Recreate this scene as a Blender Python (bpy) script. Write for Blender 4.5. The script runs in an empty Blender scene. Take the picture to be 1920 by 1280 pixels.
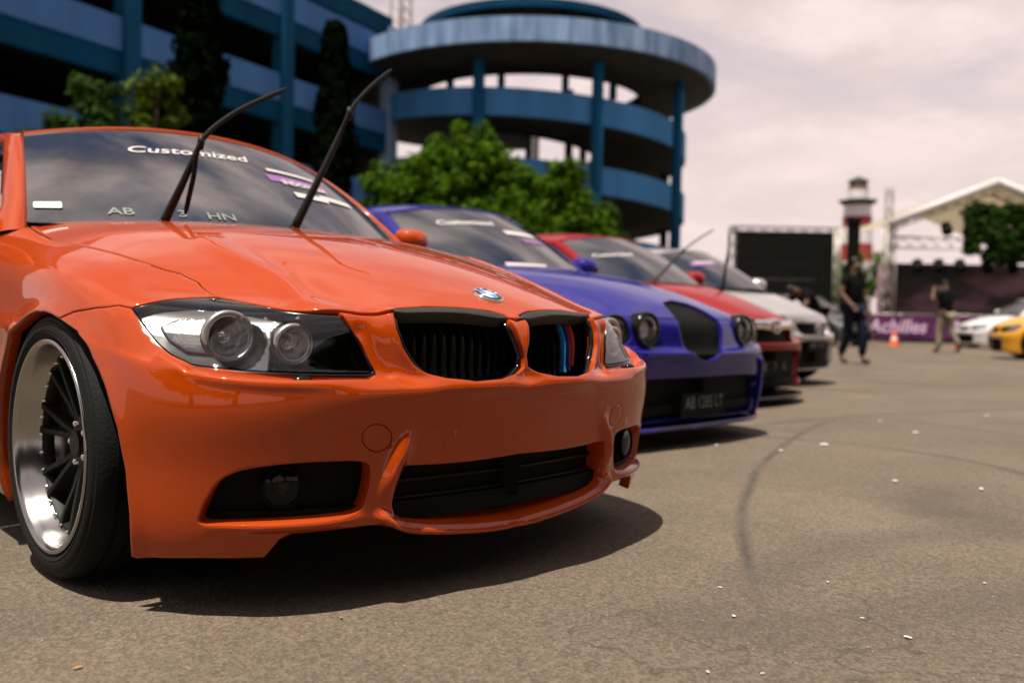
import bpy, bmesh, math, random
import numpy as np
from mathutils import Vector, Matrix
from mathutils.geometry import delaunay_2d_cdt

# ------------------------------------------------------------------ camera
sc = bpy.context.scene
R_ = math.radians
FPX, CPOS = 1720.0, np.array([-1.639, -1.596, .662])
YAW, PIT, ROL = R_(44.53), R_(-1.53), R_(1.09)
FWD = np.array([math.cos(PIT)*math.sin(YAW), math.cos(PIT)*math.cos(YAW), math.sin(PIT)])
_r = np.array([math.cos(YAW), -math.sin(YAW), 0.0]); _u = np.cross(_r, FWD)
RGT = math.cos(ROL)*_r + math.sin(ROL)*_u
UPV = -math.sin(ROL)*_r + math.cos(ROL)*_u
cam = bpy.data.cameras.new('camera'); camo = bpy.data.objects.new('camera', cam)
sc.collection.objects.link(camo); sc.camera = camo
m = Matrix.Identity(4)
for i in range(3):
    m[i][0], m[i][1], m[i][2], m[i][3] = RGT[i], UPV[i], -FWD[i], CPOS[i]
camo.matrix_world = m
cam.sensor_width = 36.0; cam.lens = 36.0*FPX/1920.0
cam.clip_start = .05; cam.clip_end = 5000
cam.dof.use_dof = True; cam.dof.focus_distance = 2.12; cam.dof.aperture_fstop = 2.1

# ------------------------------------------------------------------ world, sun, exposure
SUN = Vector((-.27, -.045, 1.0)).normalized()
w = bpy.data.worlds.new('World'); sc.world = w; w.use_nodes = True
nt = w.node_tree; nt.nodes.clear()
def wn(t, **k):
    n = nt.nodes.new(t)
    for a, b in k.items(): setattr(n, a, b)
    return n
def wmath(op, a, b=None, clamp=False):
    n = wn('ShaderNodeMath', operation=op, use_clamp=clamp)
    for i, v in enumerate((a, b)):
        if v is None: continue
        if isinstance(v, (int, float)): n.inputs[i].default_value = v
        else: nt.links.new(v, n.inputs[i])
    return n.outputs[0]
sky = wn('ShaderNodeTexSky', sky_type='NISHITA', sun_disc=False)
sky.sun_elevation = math.asin(SUN.z); sky.sun_rotation = math.atan2(SUN.x, SUN.y)
sky.air_density = 1.0; sky.dust_density = 2.0; sky.ozone_density = 1.0
tc = wn('ShaderNodeTexCoord'); sx = wn('ShaderNodeSeparateXYZ'); nt.links.new(tc.outputs['Generated'], sx.inputs[0])
zz = wmath('ADD', wmath('MAXIMUM', sx.outputs[2], 0.0), .16)
cx = wn('ShaderNodeCombineXYZ')
nt.links.new(wmath('DIVIDE', sx.outputs[0], zz), cx.inputs[0]); nt.links.new(wmath('DIVIDE', sx.outputs[1], zz), cx.inputs[1])
cmap = wn('ShaderNodeMapping'); cmap.inputs['Location'].default_value = (2.3, .7, 0); nt.links.new(cx.outputs[0], cmap.inputs['Vector'])
def wnoise(scale, detail, rough, dist=0.0):
    n = wn('ShaderNodeTexNoise'); n.inputs['Scale'].default_value = scale; n.inputs['Detail'].default_value = detail
    n.inputs['Roughness'].default_value = rough; n.inputs['Distortion'].default_value = dist
    nt.links.new(cmap.outputs[0], n.inputs['Vector']); return n.outputs['Fac']
def wramp(fac, stops):
    n = wn('ShaderNodeValToRGB'); nt.links.new(fac, n.inputs[0]); e = n.color_ramp.elements
    while len(e) > 1: e.remove(e[-1])
    e[0].position, e[0].color = stops[0][0], (*stops[0][1], 1)
    for p, c in stops[1:]:
        q = e.new(p); q.color = (*c, 1)
    return n.outputs['Color']
mask = wramp(wnoise(1.7, 7, .55, .5), [(.36, (0, 0, 0)), (.54, (1, 1, 1))])
tone = wramp(wnoise(2.3, 6, .6), [(.32, (.17, .155, .155)), (.62, (.67, .56, .54))])
skys = wn('ShaderNodeMix', data_type='RGBA', blend_type='MULTIPLY'); skys.inputs['Factor'].default_value = 1
nt.links.new(sky.outputs[0], skys.inputs['A']); skys.inputs['B'].default_value = (.056, .055, .055, 1)
mix = wn('ShaderNodeMix', data_type='RGBA'); nt.links.new(mask, mix.inputs['Factor'])
nt.links.new(skys.outputs['Result'], mix.inputs['A']); nt.links.new(tone, mix.inputs['B'])
# a veil of bright haze low over the horizon, the same all the way round
veil = wmath('SUBTRACT', 1.0, wmath('MULTIPLY', wmath('MAXIMUM', sx.outputs[2], 0.0), 1.35), True)
veil = wmath('MULTIPLY', wmath('POWER', veil, .85), .975)
mix2 = wn('ShaderNodeMix', data_type='RGBA'); nt.links.new(veil, mix2.inputs['Factor'])
nt.links.new(mix.outputs['Result'], mix2.inputs['A']); mix2.inputs['B'].default_value = (.62, .505, .487, 1)
bg = wn('ShaderNodeBackground'); bg.inputs['Strength'].default_value = 1.0
nt.links.new(mix2.outputs['Result'], bg.inputs['Color'])
wo = wn('ShaderNodeOutputWorld'); nt.links.new(bg.outputs[0], wo.inputs[0])

sl = bpy.data.lights.new('sun', 'SUN'); slo = bpy.data.objects.new('sun', sl); sc.collection.objects.link(slo)
sl.energy = 5.0; sl.angle = R_(.6); sl.color = (1.0, .93, .82)
slo.rotation_euler = (-SUN).to_track_quat('-Z', 'Y').to_euler(); slo.location = (0, 0, 30)
sc.view_settings.view_transform = 'Standard'; sc.view_settings.look = 'None'
sc.view_settings.gamma = 1.0; sc.view_settings.exposure = .62; sc.view_settings.use_curve_mapping = False
sc.cycles.use_denoising = True
sc.cycles.max_bounces = 10; sc.cycles.transparent_max_bounces = 16
sc.cycles.caustics_reflective = False; sc.cycles.caustics_refractive = False
sc.cycles.sample_clamp_indirect = 6

# ------------------------------------------------------------------ helpers
COL = sc.collection
rng = np.random.default_rng(7)
def proj(P):
    d = np.atleast_2d(P) - CPOS; z = d @ FWD
    return np.stack([960 + FPX*(d @ RGT)/z, 640 - FPX*(d @ UPV)/z], 1)
def ray(px, py): return FWD + RGT*(px-960)/FPX + UPV*(640-py)/FPX
def at(px, py, depth): return CPOS + ray(px, py)*depth
def on(px, py, ax, val):
    d = ray(px, py); return CPOS + d*(val-CPOS[ax])/d[ax]
def nrm(v):
    v = np.asarray(v, float); return v/(np.linalg.norm(v, axis=-1, keepdims=True)+1e-12)

MATS = {}
def mat(name, base=(.5, .5, .5), rough=.5, metal=0.0, coat=0.0, coatr=.03, spec=.5, var=0.0, vscale=5.0, dark=None,
        bump=0.0, bscale=40.0, island=0.0, emis=None, sheen=0.0, trans=None, streak=False, flake=False):
    if name in MATS: return MATS[name]
    M = bpy.data.materials.new(name); M.use_nodes = True; n = M.node_tree; b = n.nodes['Principled BSDF']
    b.inputs['Base Color'].default_value = (*base, 1); b.inputs['Roughness'].default_value = rough
    b.inputs['Metallic'].default_value = metal; b.inputs['Coat Weight'].default_value = coat
    b.inputs['Coat Roughness'].default_value = coatr; b.inputs['Specular IOR Level'].default_value = spec
    if emis: b.inputs['Emission Color'].default_value = (*emis[:3], 1); b.inputs['Emission Strength'].default_value = emis[3]
    tcn = n.nodes.new('ShaderNodeTexCoord')
    def noise(s, d=5, vec=None):
        q = n.nodes.new('ShaderNodeTexNoise'); q.inputs['Scale'].default_value = s; q.inputs['Detail'].default_value = d
        n.links.new(vec or tcn.outputs['Object'], q.inputs['Vector']); return q.outputs['Fac']
    col = None
    if var or dark:
        vec = None
        if streak:
            mp = n.nodes.new('ShaderNodeMapping'); mp.inputs['Scale'].default_value = (1, 1, .12)
            n.links.new(tcn.outputs['Object'], mp.inputs['Vector']); vec = mp.outputs[0]
        r = n.nodes.new('ShaderNodeValToRGB'); n.links.new(noise(vscale, 7, vec), r.inputs[0])
        lo = dark or tuple(c*(1-var) for c in base); hi = tuple(min(1, c*(1+var*.6)) for c in base)
        r.color_ramp.elements[0].position = .35; r.color_ramp.elements[0].color = (*lo, 1)
        r.color_ramp.elements[1].position = .65; r.color_ramp.elements[1].color = (*hi, 1)
        col = r.outputs['Color']
    if island:
        g = n.nodes.new('ShaderNodeNewGeometry'); hs = n.nodes.new('ShaderNodeHueSaturation')
        mr = n.nodes.new('ShaderNodeMapRange'); mr.inputs['To Min'].default_value = 1-island; mr.inputs['To Max'].default_value = 1+island
        n.links.new(g.outputs['Random Per Island'], mr.inputs['Value']); n.links.new(mr.outputs[0], hs.inputs['Value'])
        if col: n.links.new(col, hs.inputs['Color'])
        else: hs.inputs['Color'].default_value = (*base, 1)
        col = hs.outputs['Color']
    if col: n.links.new(col, b.inputs['Base Color'])
    if bump:
        bp = n.nodes.new('ShaderNodeBump'); bp.inputs['Strength'].default_value = bump; bp.inputs['Distance'].default_value = .01
        n.links.new(noise(bscale, 6), bp.inputs['Height']); n.links.new(bp.outputs[0], b.inputs['Normal'])
    if flake:
        v = n.nodes.new('ShaderNodeTexVoronoi'); v.inputs['Scale'].default_value = 900
        n.links.new(tcn.outputs['Object'], v.inputs['Vector'])
        mx = n.nodes.new('ShaderNodeMix'); mx.data_type = 'RGBA'; mx.inputs['Factor'].default_value = .12
        n.links.new(v.outputs['Color'], mx.inputs['B'])
        g = n.nodes.new('ShaderNodeNewGeometry'); n.links.new(g.outputs['Normal'], mx.inputs['A'])
        r2 = n.nodes.new('ShaderNodeMapRange'); r2.inputs['To Min'].default_value = coatr*.6; r2.inputs['To Max'].default_value = coatr*2.2
        n.links.new(noise(9, 5), r2.inputs['Value']); n.links.new(r2.outputs[0], b.inputs['Coat Roughness'])
    if trans:
        # leaf: part of the light passes through
        t = n.nodes.new('ShaderNodeBsdfTranslucent'); ms = n.nodes.new('ShaderNodeMixShader'); ms.inputs[0].default_value = .35
        if col: n.links.new(col, t.inputs['Color'])
        else: t.inputs['Color'].default_value = (*trans, 1)
        o = n.nodes['Material Output']; n.links.new(b.outputs[0], ms.inputs[1]); n.links.new(t.outputs[0], ms.inputs[2])
        n.links.new(ms.outputs[0], o.inputs['Surface'])
    MATS[name] = M; return M
def glass(name, tint, rough=0.0, ior=1.5, gloss=(1, 1, 1)):
    if name in MATS: return MATS[name]
    M = bpy.data.materials.new(name); M.use_nodes = True; n = M.node_tree; n.nodes.clear()
    t = n.nodes.new('ShaderNodeBsdfTransparent'); t.inputs[0].default_value = (*tint, 1)
    g = n.nodes.new('ShaderNodeBsdfGlossy'); g.inputs['Roughness'].default_value = rough; g.inputs[0].default_value = (*gloss, 1)
    f = n.nodes.new('ShaderNodeFresnel'); f.inputs[0].default_value = ior
    ms = n.nodes.new('ShaderNodeMixShader'); o = n.nodes.new('ShaderNodeOutputMaterial')
    n.links.new(f.outputs[0], ms.inputs[0]); n.links.new(t.outputs[0], ms.inputs[1]); n.links.new(g.outputs[0], ms.inputs[2])
    n.links.new(ms.outputs[0], o.inputs[0]); MATS[name] = M; return M

def link(o, parent=None):
    COL.objects.link(o)
    if parent is not None: o.parent = parent
    return o
def obj(name, V, F, material, parent=None, smooth=True, sharp=None):
    me = bpy.data.meshes.new(name)
    me.from_pydata([tuple(map(float, v)) for v in V], [], [tuple(map(int, f)) for f in F])
    me.materials.append(material); me.validate(); me.update()
    if smooth:
        me.polygons.foreach_set('use_smooth', [True]*len(me.polygons))
        if sharp: me.set_sharp_from_angle(angle=R_(sharp))
    return link(bpy.data.objects.new(name, me), parent)
def fixn(o):
    bm = bmesh.new(); bm.from_mesh(o.data); bmesh.ops.recalc_face_normals(bm, faces=bm.faces); bm.to_mesh(o.data); bm.free(); return o
def empty(name, loc=(0, 0, 0), rz=0.0):
    o = bpy.data.objects.new(name, None); o.empty_display_size = .2; o.location = loc; o.rotation_euler = (0, 0, rz); return link(o)
def tag(o, label=None, cat=None, group=None, kind=None):
    for k, v in (('label', label), ('category', cat), ('group', group), ('kind', kind)):
        if v: o[k] = v
    return o
class MB:
    def __init__(s): s.V = []; s.F = []
    def add(s, V, F):
        k = len(s.V); s.V += [tuple(v) for v in V]; s.F += [tuple(i+k for i in f) for f in F]; return s
    def box(s, a, b, M=None):
        a, b = np.array(a, float), np.array(b, float)
        V = [(x, y, z) for x in (a[0], b[0]) for y in (a[1], b[1]) for z in (a[2], b[2])]
        if M is not None: V = [tuple(M @ Vector(v)) for v in V]
        return s.add(V, [(0, 1, 3, 2), (4, 6, 7, 5), (0, 4, 5, 1), (2, 3, 7, 6), (0, 2, 6, 4), (1, 5, 7, 3)])
    def tube(s, pts, rad, n=8, cap=True, squash=None):
        P = np.array(pts, float); rad = np.broadcast_to(np.array(rad, float), (len(P),))
        T = nrm(np.gradient(P, axis=0)); up = np.array([0, 0, 1.0])
        if abs(T[0] @ up) > .95: up = np.array([1.0, 0, 0])
        V = []; k = 0
        A = nrm(np.cross(T[0], up))
        for p, t, r in zip(P, T, rad):
            A = nrm(A - t*(A @ t)); B = np.cross(t, A)
            for j in range(n):
                a = 2*math.pi*j/n
                V.append(p + r*(math.cos(a)*A + (squash or 1)*math.sin(a)*B))
        F = [(i*n+j, i*n+(j+1) % n, (i+1)*n+(j+1) % n, (i+1)*n+j) for i in range(len(P)-1) for j in range(n)]
        if cap: F += [tuple(range(n-1, -1, -1)), tuple((len(P)-1)*n+j for j in range(n))]
        return s.add(V, F)
    def lathe(s, prof, o, ax, n=32, close=False, arc=None):
        # prof: (radius, distance along axis)
        o, ax = np.array(o, float), nrm(ax); up = np.array([0, 0, 1.0])
        if abs(ax @ up) > .95: up = np.array([0, 1.0, 0])
        A = nrm(np.cross(ax, up)); B = np.cross(ax, A); V = []
        for r, h in prof:
            for j in range(n):
                a = 2*math.pi*j/n; V.append(o + ax*h + r*(math.cos(a)*A + math.sin(a)*B))
        m_ = len(prof)
        F = [(i*n+j, i*n+(j+1) % n, ((i+1) % m_)*n+(j+1) % n, ((i+1) % m_)*n+j) for i in range(m_ if close else m_-1) for j in range(n)]
        return s.add(V, F)
    def grid(s, G):
        G = np.asarray(G); a, b = G.shape[:2]
        return s.add(G.reshape(-1, 3), [(i*b+j, i*b+j+1, (i+1)*b+j+1, (i+1)*b+j) for i in range(a-1) for j in range(b-1)])
    def build(s, name, material, parent=None, smooth=True, sharp=None):
        return obj(name, s.V, s.F, material, parent, smooth, sharp)
def bez(pts, n=24):
    # smooth curve through points (centripetal-free Catmull-Rom)
    P = np.array(pts, float); Q = np.vstack([2*P[0]-P[1], P, 2*P[-1]-P[-2]]); out = []
    m_ = len(P)-1
    for k in np.linspace(0, m_, n):
        i = min(int(k), m_-1); t = k-i; a, b, c, d = Q[i:i+4]
        out.append(.5*((2*b)+(-a+c)*t+(2*a-5*b+4*c-d)*t*t+(-a+3*b-3*c+d)*t**3))
    return np.array(out)
def text_mesh(body, size=1.0, bold=0.0, shear=0.0, space=1.0):
    c = bpy.data.curves.new('lettering', 'FONT'); c.body = body; c.size = size; c.offset = bold; c.shear = shear
    c.align_x = 'CENTER'; c.align_y = 'CENTER'; c.space_character = space; c.resolution_u = 3
    o = bpy.data.objects.new('lettering', c); COL.objects.link(o); bpy.context.view_layer.update()
    me = bpy.data.meshes.new_from_object(o.evaluated_get(bpy.context.evaluated_depsgraph_get()))
    V = np.array([v.co[:] for v in me.vertices]); F = [tuple(p.vertices) for p in me.polygons]
    bpy.data.objects.remove(o); bpy.data.curves.remove(c); bpy.data.meshes.remove(me)
    return V, F
def text_at(name, body, size, o, right, up, material, parent, bold=0.0, shear=0.0, space=1.0, width=None):
    V, F = text_mesh(body, size, bold, shear, space)
    if width: V[:, 0] *= width/(V[:, 0].max()-V[:, 0].min())
    o, right, up = np.array(o, float), nrm(right), nrm(up)
    P = o + V[:, :1]*right + V[:, 1:2]*up
    return obj(name, P, F, material, parent, smooth=False)
# ------------------------------------------------------------------ car bodywork: one smooth sheet per car, panels cut out of it
def _rg(*rows): return rows
PLAN = [(.872, 1.42), (.885, 1.10), (.893, .77), (.874, .50), (.842, .34), (.757, .205), (.61, .105), (.425, .045), (.21, .010), (0, 0)]
RINGS = np.array([
 _rg((.84, 1.42, .13), (.85, 1.10, .13), (.86, .77, .125), (.850, .515, .11), (.812, .38, .11), (.73, .26, .11), (.59, .17, .11), (.41, .11, .11), (.2, .08, .11), (0, .075, .11)),
 _rg((.862, 1.42, .20), (.875, 1.10, .20), (.885, .77, .20), (.866, .51, .20), (.830, .365, .20), (.745, .24, .20), (.60, .145, .20), (.42, .085, .20), (.21, .053, .20), (0, .043, .20)),
 [(a-.004, b+.030*(b < .45), .33) for a, b in PLAN],
 [(a, b+.014*(b < .45), .44) for a, b in PLAN],
 _rg((.875, 1.42, .60), (.888, 1.10, .59), (.895, .77, .58), (.871, .50, .56), (.835, .355, .54), (.747, .225, .52), (.603, .122, .508), (.42, .052, .5), (.21, .012, .495), (0, .0, .492)),
 _rg((.875, 1.42, .65), (.887, 1.10, .635), (.893, .77, .62), (.868, .505, .59), (.826, .37, .565), (.727, .25, .538), (.588, .152, .525), (.42, .098, .522), (.21, .04, .52), (0, .025, .52)),
 _rg((.868, 1.42, .73), (.88, 1.10, .705), (.885, .77, .685), (.856, .515, .645), (.806, .40, .62), (.706, .295, .60), (.58, .18, .595), (.42, .115, .592), (.21, .05, .59), (0, .035, .588)),
 _rg((.855, 1.42, .81), (.865, 1.10, .775), (.865, .77, .74), (.825, .54, .695), (.775, .445, .678), (.68, .35, .667), (.57, .23, .66), (.415, .14, .657), (.21, .075, .655), (0, .06, .653)),
 _rg((.80, 1.42, .875), (.805, 1.10, .835), (.80, .77, .785), (.755, .58, .735), (.70, .50, .712), (.62, .42, .70), (.53, .30, .69), (.40, .20, .69), (.21, .145, .698), (0, .13, .70)),
 _rg((.66, 1.38, .925), (.65, 1.08, .885), (.62, .78, .835), (.59, .64, .80), (.55, .57, .782), (.49, .48, .762), (.42, .38, .748), (.33, .30, .742), (.18, .245, .745), (0, .23, .747)),
 _rg((.40, 1.25, .945), (.38, 1.02, .918), (.35, .82, .885), (.33, .72, .868), (.31, .66, .857), (.28, .58, .84), (.24, .50, .825), (.18, .44, .81), (.10, .40, .80), (0, .385, .797)),
 _rg((0, 1.16, .95), (0, 1.0, .93), (0, .86, .908), (0, .78, .895), (0, .73, .887), (0, .68, .877), (0, .63, .867), (0, .59, .858), (0, .56, .85), (0, .54, .845)),
], float)
NU, NV = 9, 11
def _bas(t):
    return np.stack([(1-t)**3, 3*t**3-6*t*t+4, -3*t**3+3*t*t+3*t+1, t**3], -1)/6
def sstep(a, b, x):
    t = np.clip((x-a)/(b-a), 0, 1); return t*t*(3-2*t)
class Sheet:
    def __init__(s, R):
        s.R = R; s.C = R.copy(); s.H = None
        g = np.meshgrid(np.arange(NU+1.), np.arange(NV+1.)); U, V = g[0].ravel(), g[1].ravel()
        for _ in range(4):
            s.C += .75*(R - s.raw(U, V).reshape(R.shape))
        P = R[8:].reshape(-1, 3); A = s.hb(P); s.H = np.linalg.lstsq(A, P[:, 2], rcond=None)[0]
    def hb(s, P):
        x2, y = P[:, 0]**2, P[:, 1]
        return np.stack([x2**i*y**j for i in range(4) for j in range(4)], 1)
    def ext(s):
        C = s.C; mx = np.array([-1, 1, 1])
        E = np.concatenate([(2*C[:, :1]-C[:, 1:2]), C, C[:, -2:-1]*mx], 1)
        return np.concatenate([2*E[:1]-E[1:2], E, E[-2:-1]*mx], 0)
    def raw(s, u, v):
        E = s.ext(); i = np.clip(np.floor(u).astype(int), 0, NU-1); j = np.clip(np.floor(v).astype(int), 0, NV-1)
        bu, bv = _bas(u-i), _bas(v-j); P = np.zeros((len(u), 3))
        for a in range(4):
            for b in range(4):
                P += (bv[:, a]*bu[:, b])[:, None]*E[j+a, i+b]
        return P
    def __call__(s, u, v):
        u, v = np.asarray(u, float), np.asarray(v, float); P = s.raw(u, v)
        wt = sstep(7.6, 9.3, v); P[:, 2] = P[:, 2]*(1-wt) + (s.hb(P) @ s.H)*wt
        P[:, 0] = np.where(P[:, 0] < 0, 0, P[:, 0]); return P
    def der(s, u, v, h=2e-3):
        u0, u1 = np.clip(u-h, 0, NU), np.clip(u+h, 0, NU); v0, v1 = np.clip(v-h, 0, NV), np.clip(v+h, 0, NV)
        return (s(u1, v)-s(u0, v))/(u1-u0)[:, None], (s(u, v1)-s(u, v0))/(v1-v0)[:, None]
    def nor(s, u, v):
        vv = np.minimum(v, NV-.02); du, dv = s.der(u, vv); n = nrm(np.cross(dv, du)); n[:, 0] *= np.clip(s.raw(u, v)[:, 0]/.05, 0, 1)
        return nrm(n)
def inpoly(P, Q):
    # points P (n,2) inside polygon Q (m,2)
    x, y = P[:, 0], P[:, 1]; c = np.zeros(len(P), bool); a = Q; b = np.roll(Q, -1, 0)
    for (x0, y0), (x1, y1) in zip(a, b):
        if y0 == y1: continue
        k = ((y0 > y) != (y1 > y)) & (x < (x1-x0)*(y-y0)/(y1-y0)+x0); c ^= k
    return c
def dseg(P, A, B):
    # distance of each P to the nearest segment A-B
    best = np.full(len(P), 1e9)
    for a, b in zip(A, B):
        ab = b-a; t = np.clip(((P-a) @ ab)/(ab @ ab+1e-12), 0, 1)
        best = np.minimum(best, np.linalg.norm(P-(a+t[:, None]*ab), axis=1))
    return best
def chaikin(P, n=2, closed=True):
    P = np.array(P, float)
    for _ in range(n):
        if closed:
            Q = np.roll(P, -1, 0); P = np.stack([.75*P+.25*Q, .25*P+.75*Q], 1).reshape(-1, 2)
        else:
            Q = np.stack([.75*P[:-1]+.25*P[1:], .25*P[:-1]+.75*P[1:]], 1).reshape(-1, 2)
            P = np.vstack([P[:1], Q, P[-1:]])
    return P
SU, SV = .16, .085
class Car:
    def __init__(s, root, rings, step=1.0):
        s.root = root; s.S = Sheet(rings); s.ridges = []; s.step = step
        rz = root.rotation_euler.z; s.Rz = np.array([[math.cos(rz), -math.sin(rz), 0], [math.sin(rz), math.cos(rz), 0], [0, 0, 1]])
        s.loc = np.array(root.location[:])
        g = np.meshgrid(np.linspace(0, NU, 226), np.linspace(0, NV, 276)); s.gu, s.gv = g[0].ravel(), g[1].ravel()
        s.G = s.S(s.gu, s.gv); s.GN = s.S.nor(s.gu, s.gv)
    def world(s, P): return P @ s.Rz.T + s.loc
    def local(s, P): return (np.atleast_2d(P)-s.loc) @ s.Rz
    def px(s, pts, side=-1):
        # pixel outline -> (u, v) on the sheet: the ray's hit with the body
        pts = np.array(pts, float); mx = np.array([side, 1, 1]); W = s.world(s.G*mx)
        vis = np.einsum('ij,ij->i', (s.GN*mx) @ s.Rz.T, CPOS-W) > 0; Q = proj(W); idx = np.where(vis)[0]; out = []
        dep = (W-CPOS) @ FWD
        for p in pts:
            d = ((Q[idx]-p)**2).sum(1); near = idx[d < d.min()+9]; k = near[np.argmin(dep[near])]
            out.append((s.gu[k], s.gv[k]))
        uv = np.array(out); h = 1e-3
        f = lambda a: proj(s.world(s.S(a[:, 0], a[:, 1])*mx))
        for _ in range(6):
            r = f(uv)-pts; ju = (f(uv+[h, 0])-f(uv-[h, 0]))/(2*h); jv = (f(uv+[0, h])-f(uv-[0, h]))/(2*h)
            det = ju[:, 0]*jv[:, 1]-ju[:, 1]*jv[:, 0]; det = np.where(np.abs(det) < 20, 1e9, det)
            st = np.stack([(r[:, 0]*jv[:, 1]-r[:, 1]*jv[:, 0])/det, (ju[:, 0]*r[:, 1]-ju[:, 1]*r[:, 0])/det], 1)
            uv = np.clip(uv-np.clip(st, -.3, .3), [0, 0], [NU, NV])
        return uv
    def yz(s, pts):
        # (y, z) on the flank -> (u, v)
        k = np.where(s.gu < 4.6)[0]; G = s.G[k][:, 1:]; out = []
        for p in np.array(pts, float):
            i = k[np.argmin(((G-p)**2).sum(1))]; out.append((s.gu[i], s.gv[i]))
        uv = np.array(out); h = 1e-3; f = lambda a: s.S(a[:, 0], a[:, 1])[:, 1:]
        for _ in range(6):
            r = f(uv)-pts; ju = (f(uv+[h, 0])-f(uv-[h, 0]))/(2*h); jv = (f(uv+[0, h])-f(uv-[0, h]))/(2*h)
            det = ju[:, 0]*jv[:, 1]-ju[:, 1]*jv[:, 0]; det = np.where(np.abs(det) < 1e-4, 1e9, det)
            uv = np.clip(uv-np.stack([(r[:, 0]*jv[:, 1]-r[:, 1]*jv[:, 0])/det, (ju[:, 0]*r[:, 1]-ju[:, 1]*r[:, 0])/det], 1), [0, 0], [NU, NV])
        return uv
    def xz(s, pts, front=True):
        # (x, z) on the nose -> (u, v)
        k = np.where(s.gu > 3.4)[0] if front else np.arange(len(s.gu)); k = k[s.gv[k] < 8.5]
        G = s.G[k][:, [0, 2]]; out = []
        for p in np.array(pts, float):
            i = k[np.argmin(((G-p)**2).sum(1))]; out.append((s.gu[i], s.gv[i]))
        return np.array(out)
    def cv(s, py):
        # height on the centre line whose picture row is py
        v = np.linspace(0, NV, 1200); q = proj(s.world(s.S(np.full(1200, float(NU)), v))); return (float(NU), v[np.argmin(np.abs(q[:, 1]-py))])
    def P(s, uv): uv = np.atleast_2d(uv); return s.S(uv[:, 0], uv[:, 1])
    def N(s, uv): uv = np.atleast_2d(uv); return s.S.nor(uv[:, 0], uv[:, 1])
    def ridge(s, uv, h, wd, smooth=2, side=None):
        s.ridges.append((s.P(chaikin(uv, smooth, False)), h, wd, side))
    def disp(s, P, N):
        D = np.zeros(len(P))
        for L, h, wd, sd in s.ridges:
            bb = (P > L.min(0)-3*wd).all(1) & (P < L.max(0)+3*wd).all(1)
            if bb.any():
                d = dseg(P[bb], L[:-1], L[1:]); k = np.ones(bb.sum())
                if sd:
                    for en in (L[0], L[-1]):
                        if en[0] > 1e-3: k *= sstep(0, sd, np.linalg.norm(P[bb]-en, axis=1))
                D[bb] += k*h*np.exp(-(d/wd)**2)
        return P + N*D[:, None]
    def resample(s, uv, sp, closed=True):
        P = s.P(uv); out = []; n = len(uv)
        for i in range(n if closed else n-1):
            j = (i+1) % n; k = max(1, int(np.linalg.norm(P[j]-P[i])/sp))
            for t in range(k): out.append(uv[i]+(uv[j]-uv[i])*t/k)
        return np.array(out)
    def inward(s, uv):
        # unit in-surface direction pointing into the polygon (as 3D and as duv per metre)
        n = len(uv); t = np.roll(uv, -1, 0)-np.roll(uv, 1, 0); sc_ = np.array([SU, SV]); q = uv*sc_
        area = .5*np.sum(q[:, 0]*np.roll(q[:, 1], -1)-np.roll(q[:, 0], -1)*q[:, 1]); sg = 1 if area > 0 else -1
        du, dv = s.S.der(uv[:, 0], np.minimum(uv[:, 1], NV-.02)); N = s.N(uv)
        T = nrm(du*t[:, :1]+dv*t[:, 1:]); B = np.cross(N, T)
        g11, g12, g22 = (du*du).sum(1), (du*dv).sum(1), (dv*dv).sum(1); b1, b2 = (du*B).sum(1), (dv*B).sum(1)
        det = g11*g22-g12*g12+1e-9; d = np.stack([(g22*b1-g12*b2)/det, (g11*b2-g12*b1)/det], 1)
        left = np.stack([-t[:, 1]*sg, t[:, 0]*sg], 1); f = np.sign((d*left).sum(1)); f[f == 0] = 1
        return B*f[:, None], d*f[:, None]
    def inset(s, uv, dist):
        _, d = s.inward(uv); q = uv+np.clip(d*dist, -.25, .25)
        cen = uv[:, 0] > NU-1e-6; q[cen, 0] = NU
        return np.clip(q, [0, 0], [NU, NV])
    def panel(s, name, outer, holes, material, parent=None, side=0, gap=.002, sp=.012, lip=.012, hlip=None, off=0.0, grow=0.0, disp=True, edge=True, du=None):
        """cut one panel out of the sheet; side 0 = across the centre line, -1 / +1 = one flank"""
        parent = parent if parent is not None else s.root; sp *= s.step
        polys = [s.resample(np.array(outer, float), sp)]
        if gap: polys[0] = s.inset(polys[0], gap)
        for h in holes: polys.append(s.resample(np.array(h, float), sp))
        hl = [lip]+list(hlip or [lip]*len(holes)); scl = np.array([SU, SV])
        B2 = []; E2 = []; own = []; extra = []; outd = []
        for k, q in enumerate(polys):
            b, d = s.inward(q); sg = 1 if k == 0 else -1
            outd.append(-b*sg); m0 = len(B2); B2 += list(q); n = len(q); E2 += [(m0+i, m0+(i+1) % n) for i in range(n)]; own += [k]*n
            if edge:
                e = q+np.clip(d*sg*.005, -.1, .1); extra.append(e[q[:, 0] < NU-1e-6])
        B2 = np.array(B2); outd = np.vstack(outd); own = np.array(own)
        nu = du or int(150/s.step); nv = int(nu*.95)
        lo, hi = polys[0].min(0), polys[0].max(0)
        gu = np.arange(0, NU+1e-9, NU/nu); gv = np.arange(0, NV+1e-9, NV/nv)
        gu = gu[(gu > lo[0]) & (gu < hi[0])]; gv = gv[(gv > lo[1]) & (gv < hi[1])]
        I = np.stack(np.meshgrid(gu, gv), -1).reshape(-1, 2)
        if extra: I = np.vstack([I]+extra)
        ok = inpoly(I, polys[0])
        for h in polys[1:]: ok &= ~inpoly(I, h)
        I = I[ok]; ends = np.array([j for _, j in E2])
        if len(I):
            dd = dseg(I*scl, B2*scl, B2[ends]*scl); I = I[dd > .0022]
        allv = np.vstack([B2, I]) if len(I) else B2
        rv, re, rf, ov, oe, of = delaunay_2d_cdt([Vector(p) for p in allv*scl], E2, [], 0, 1e-7)
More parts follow.
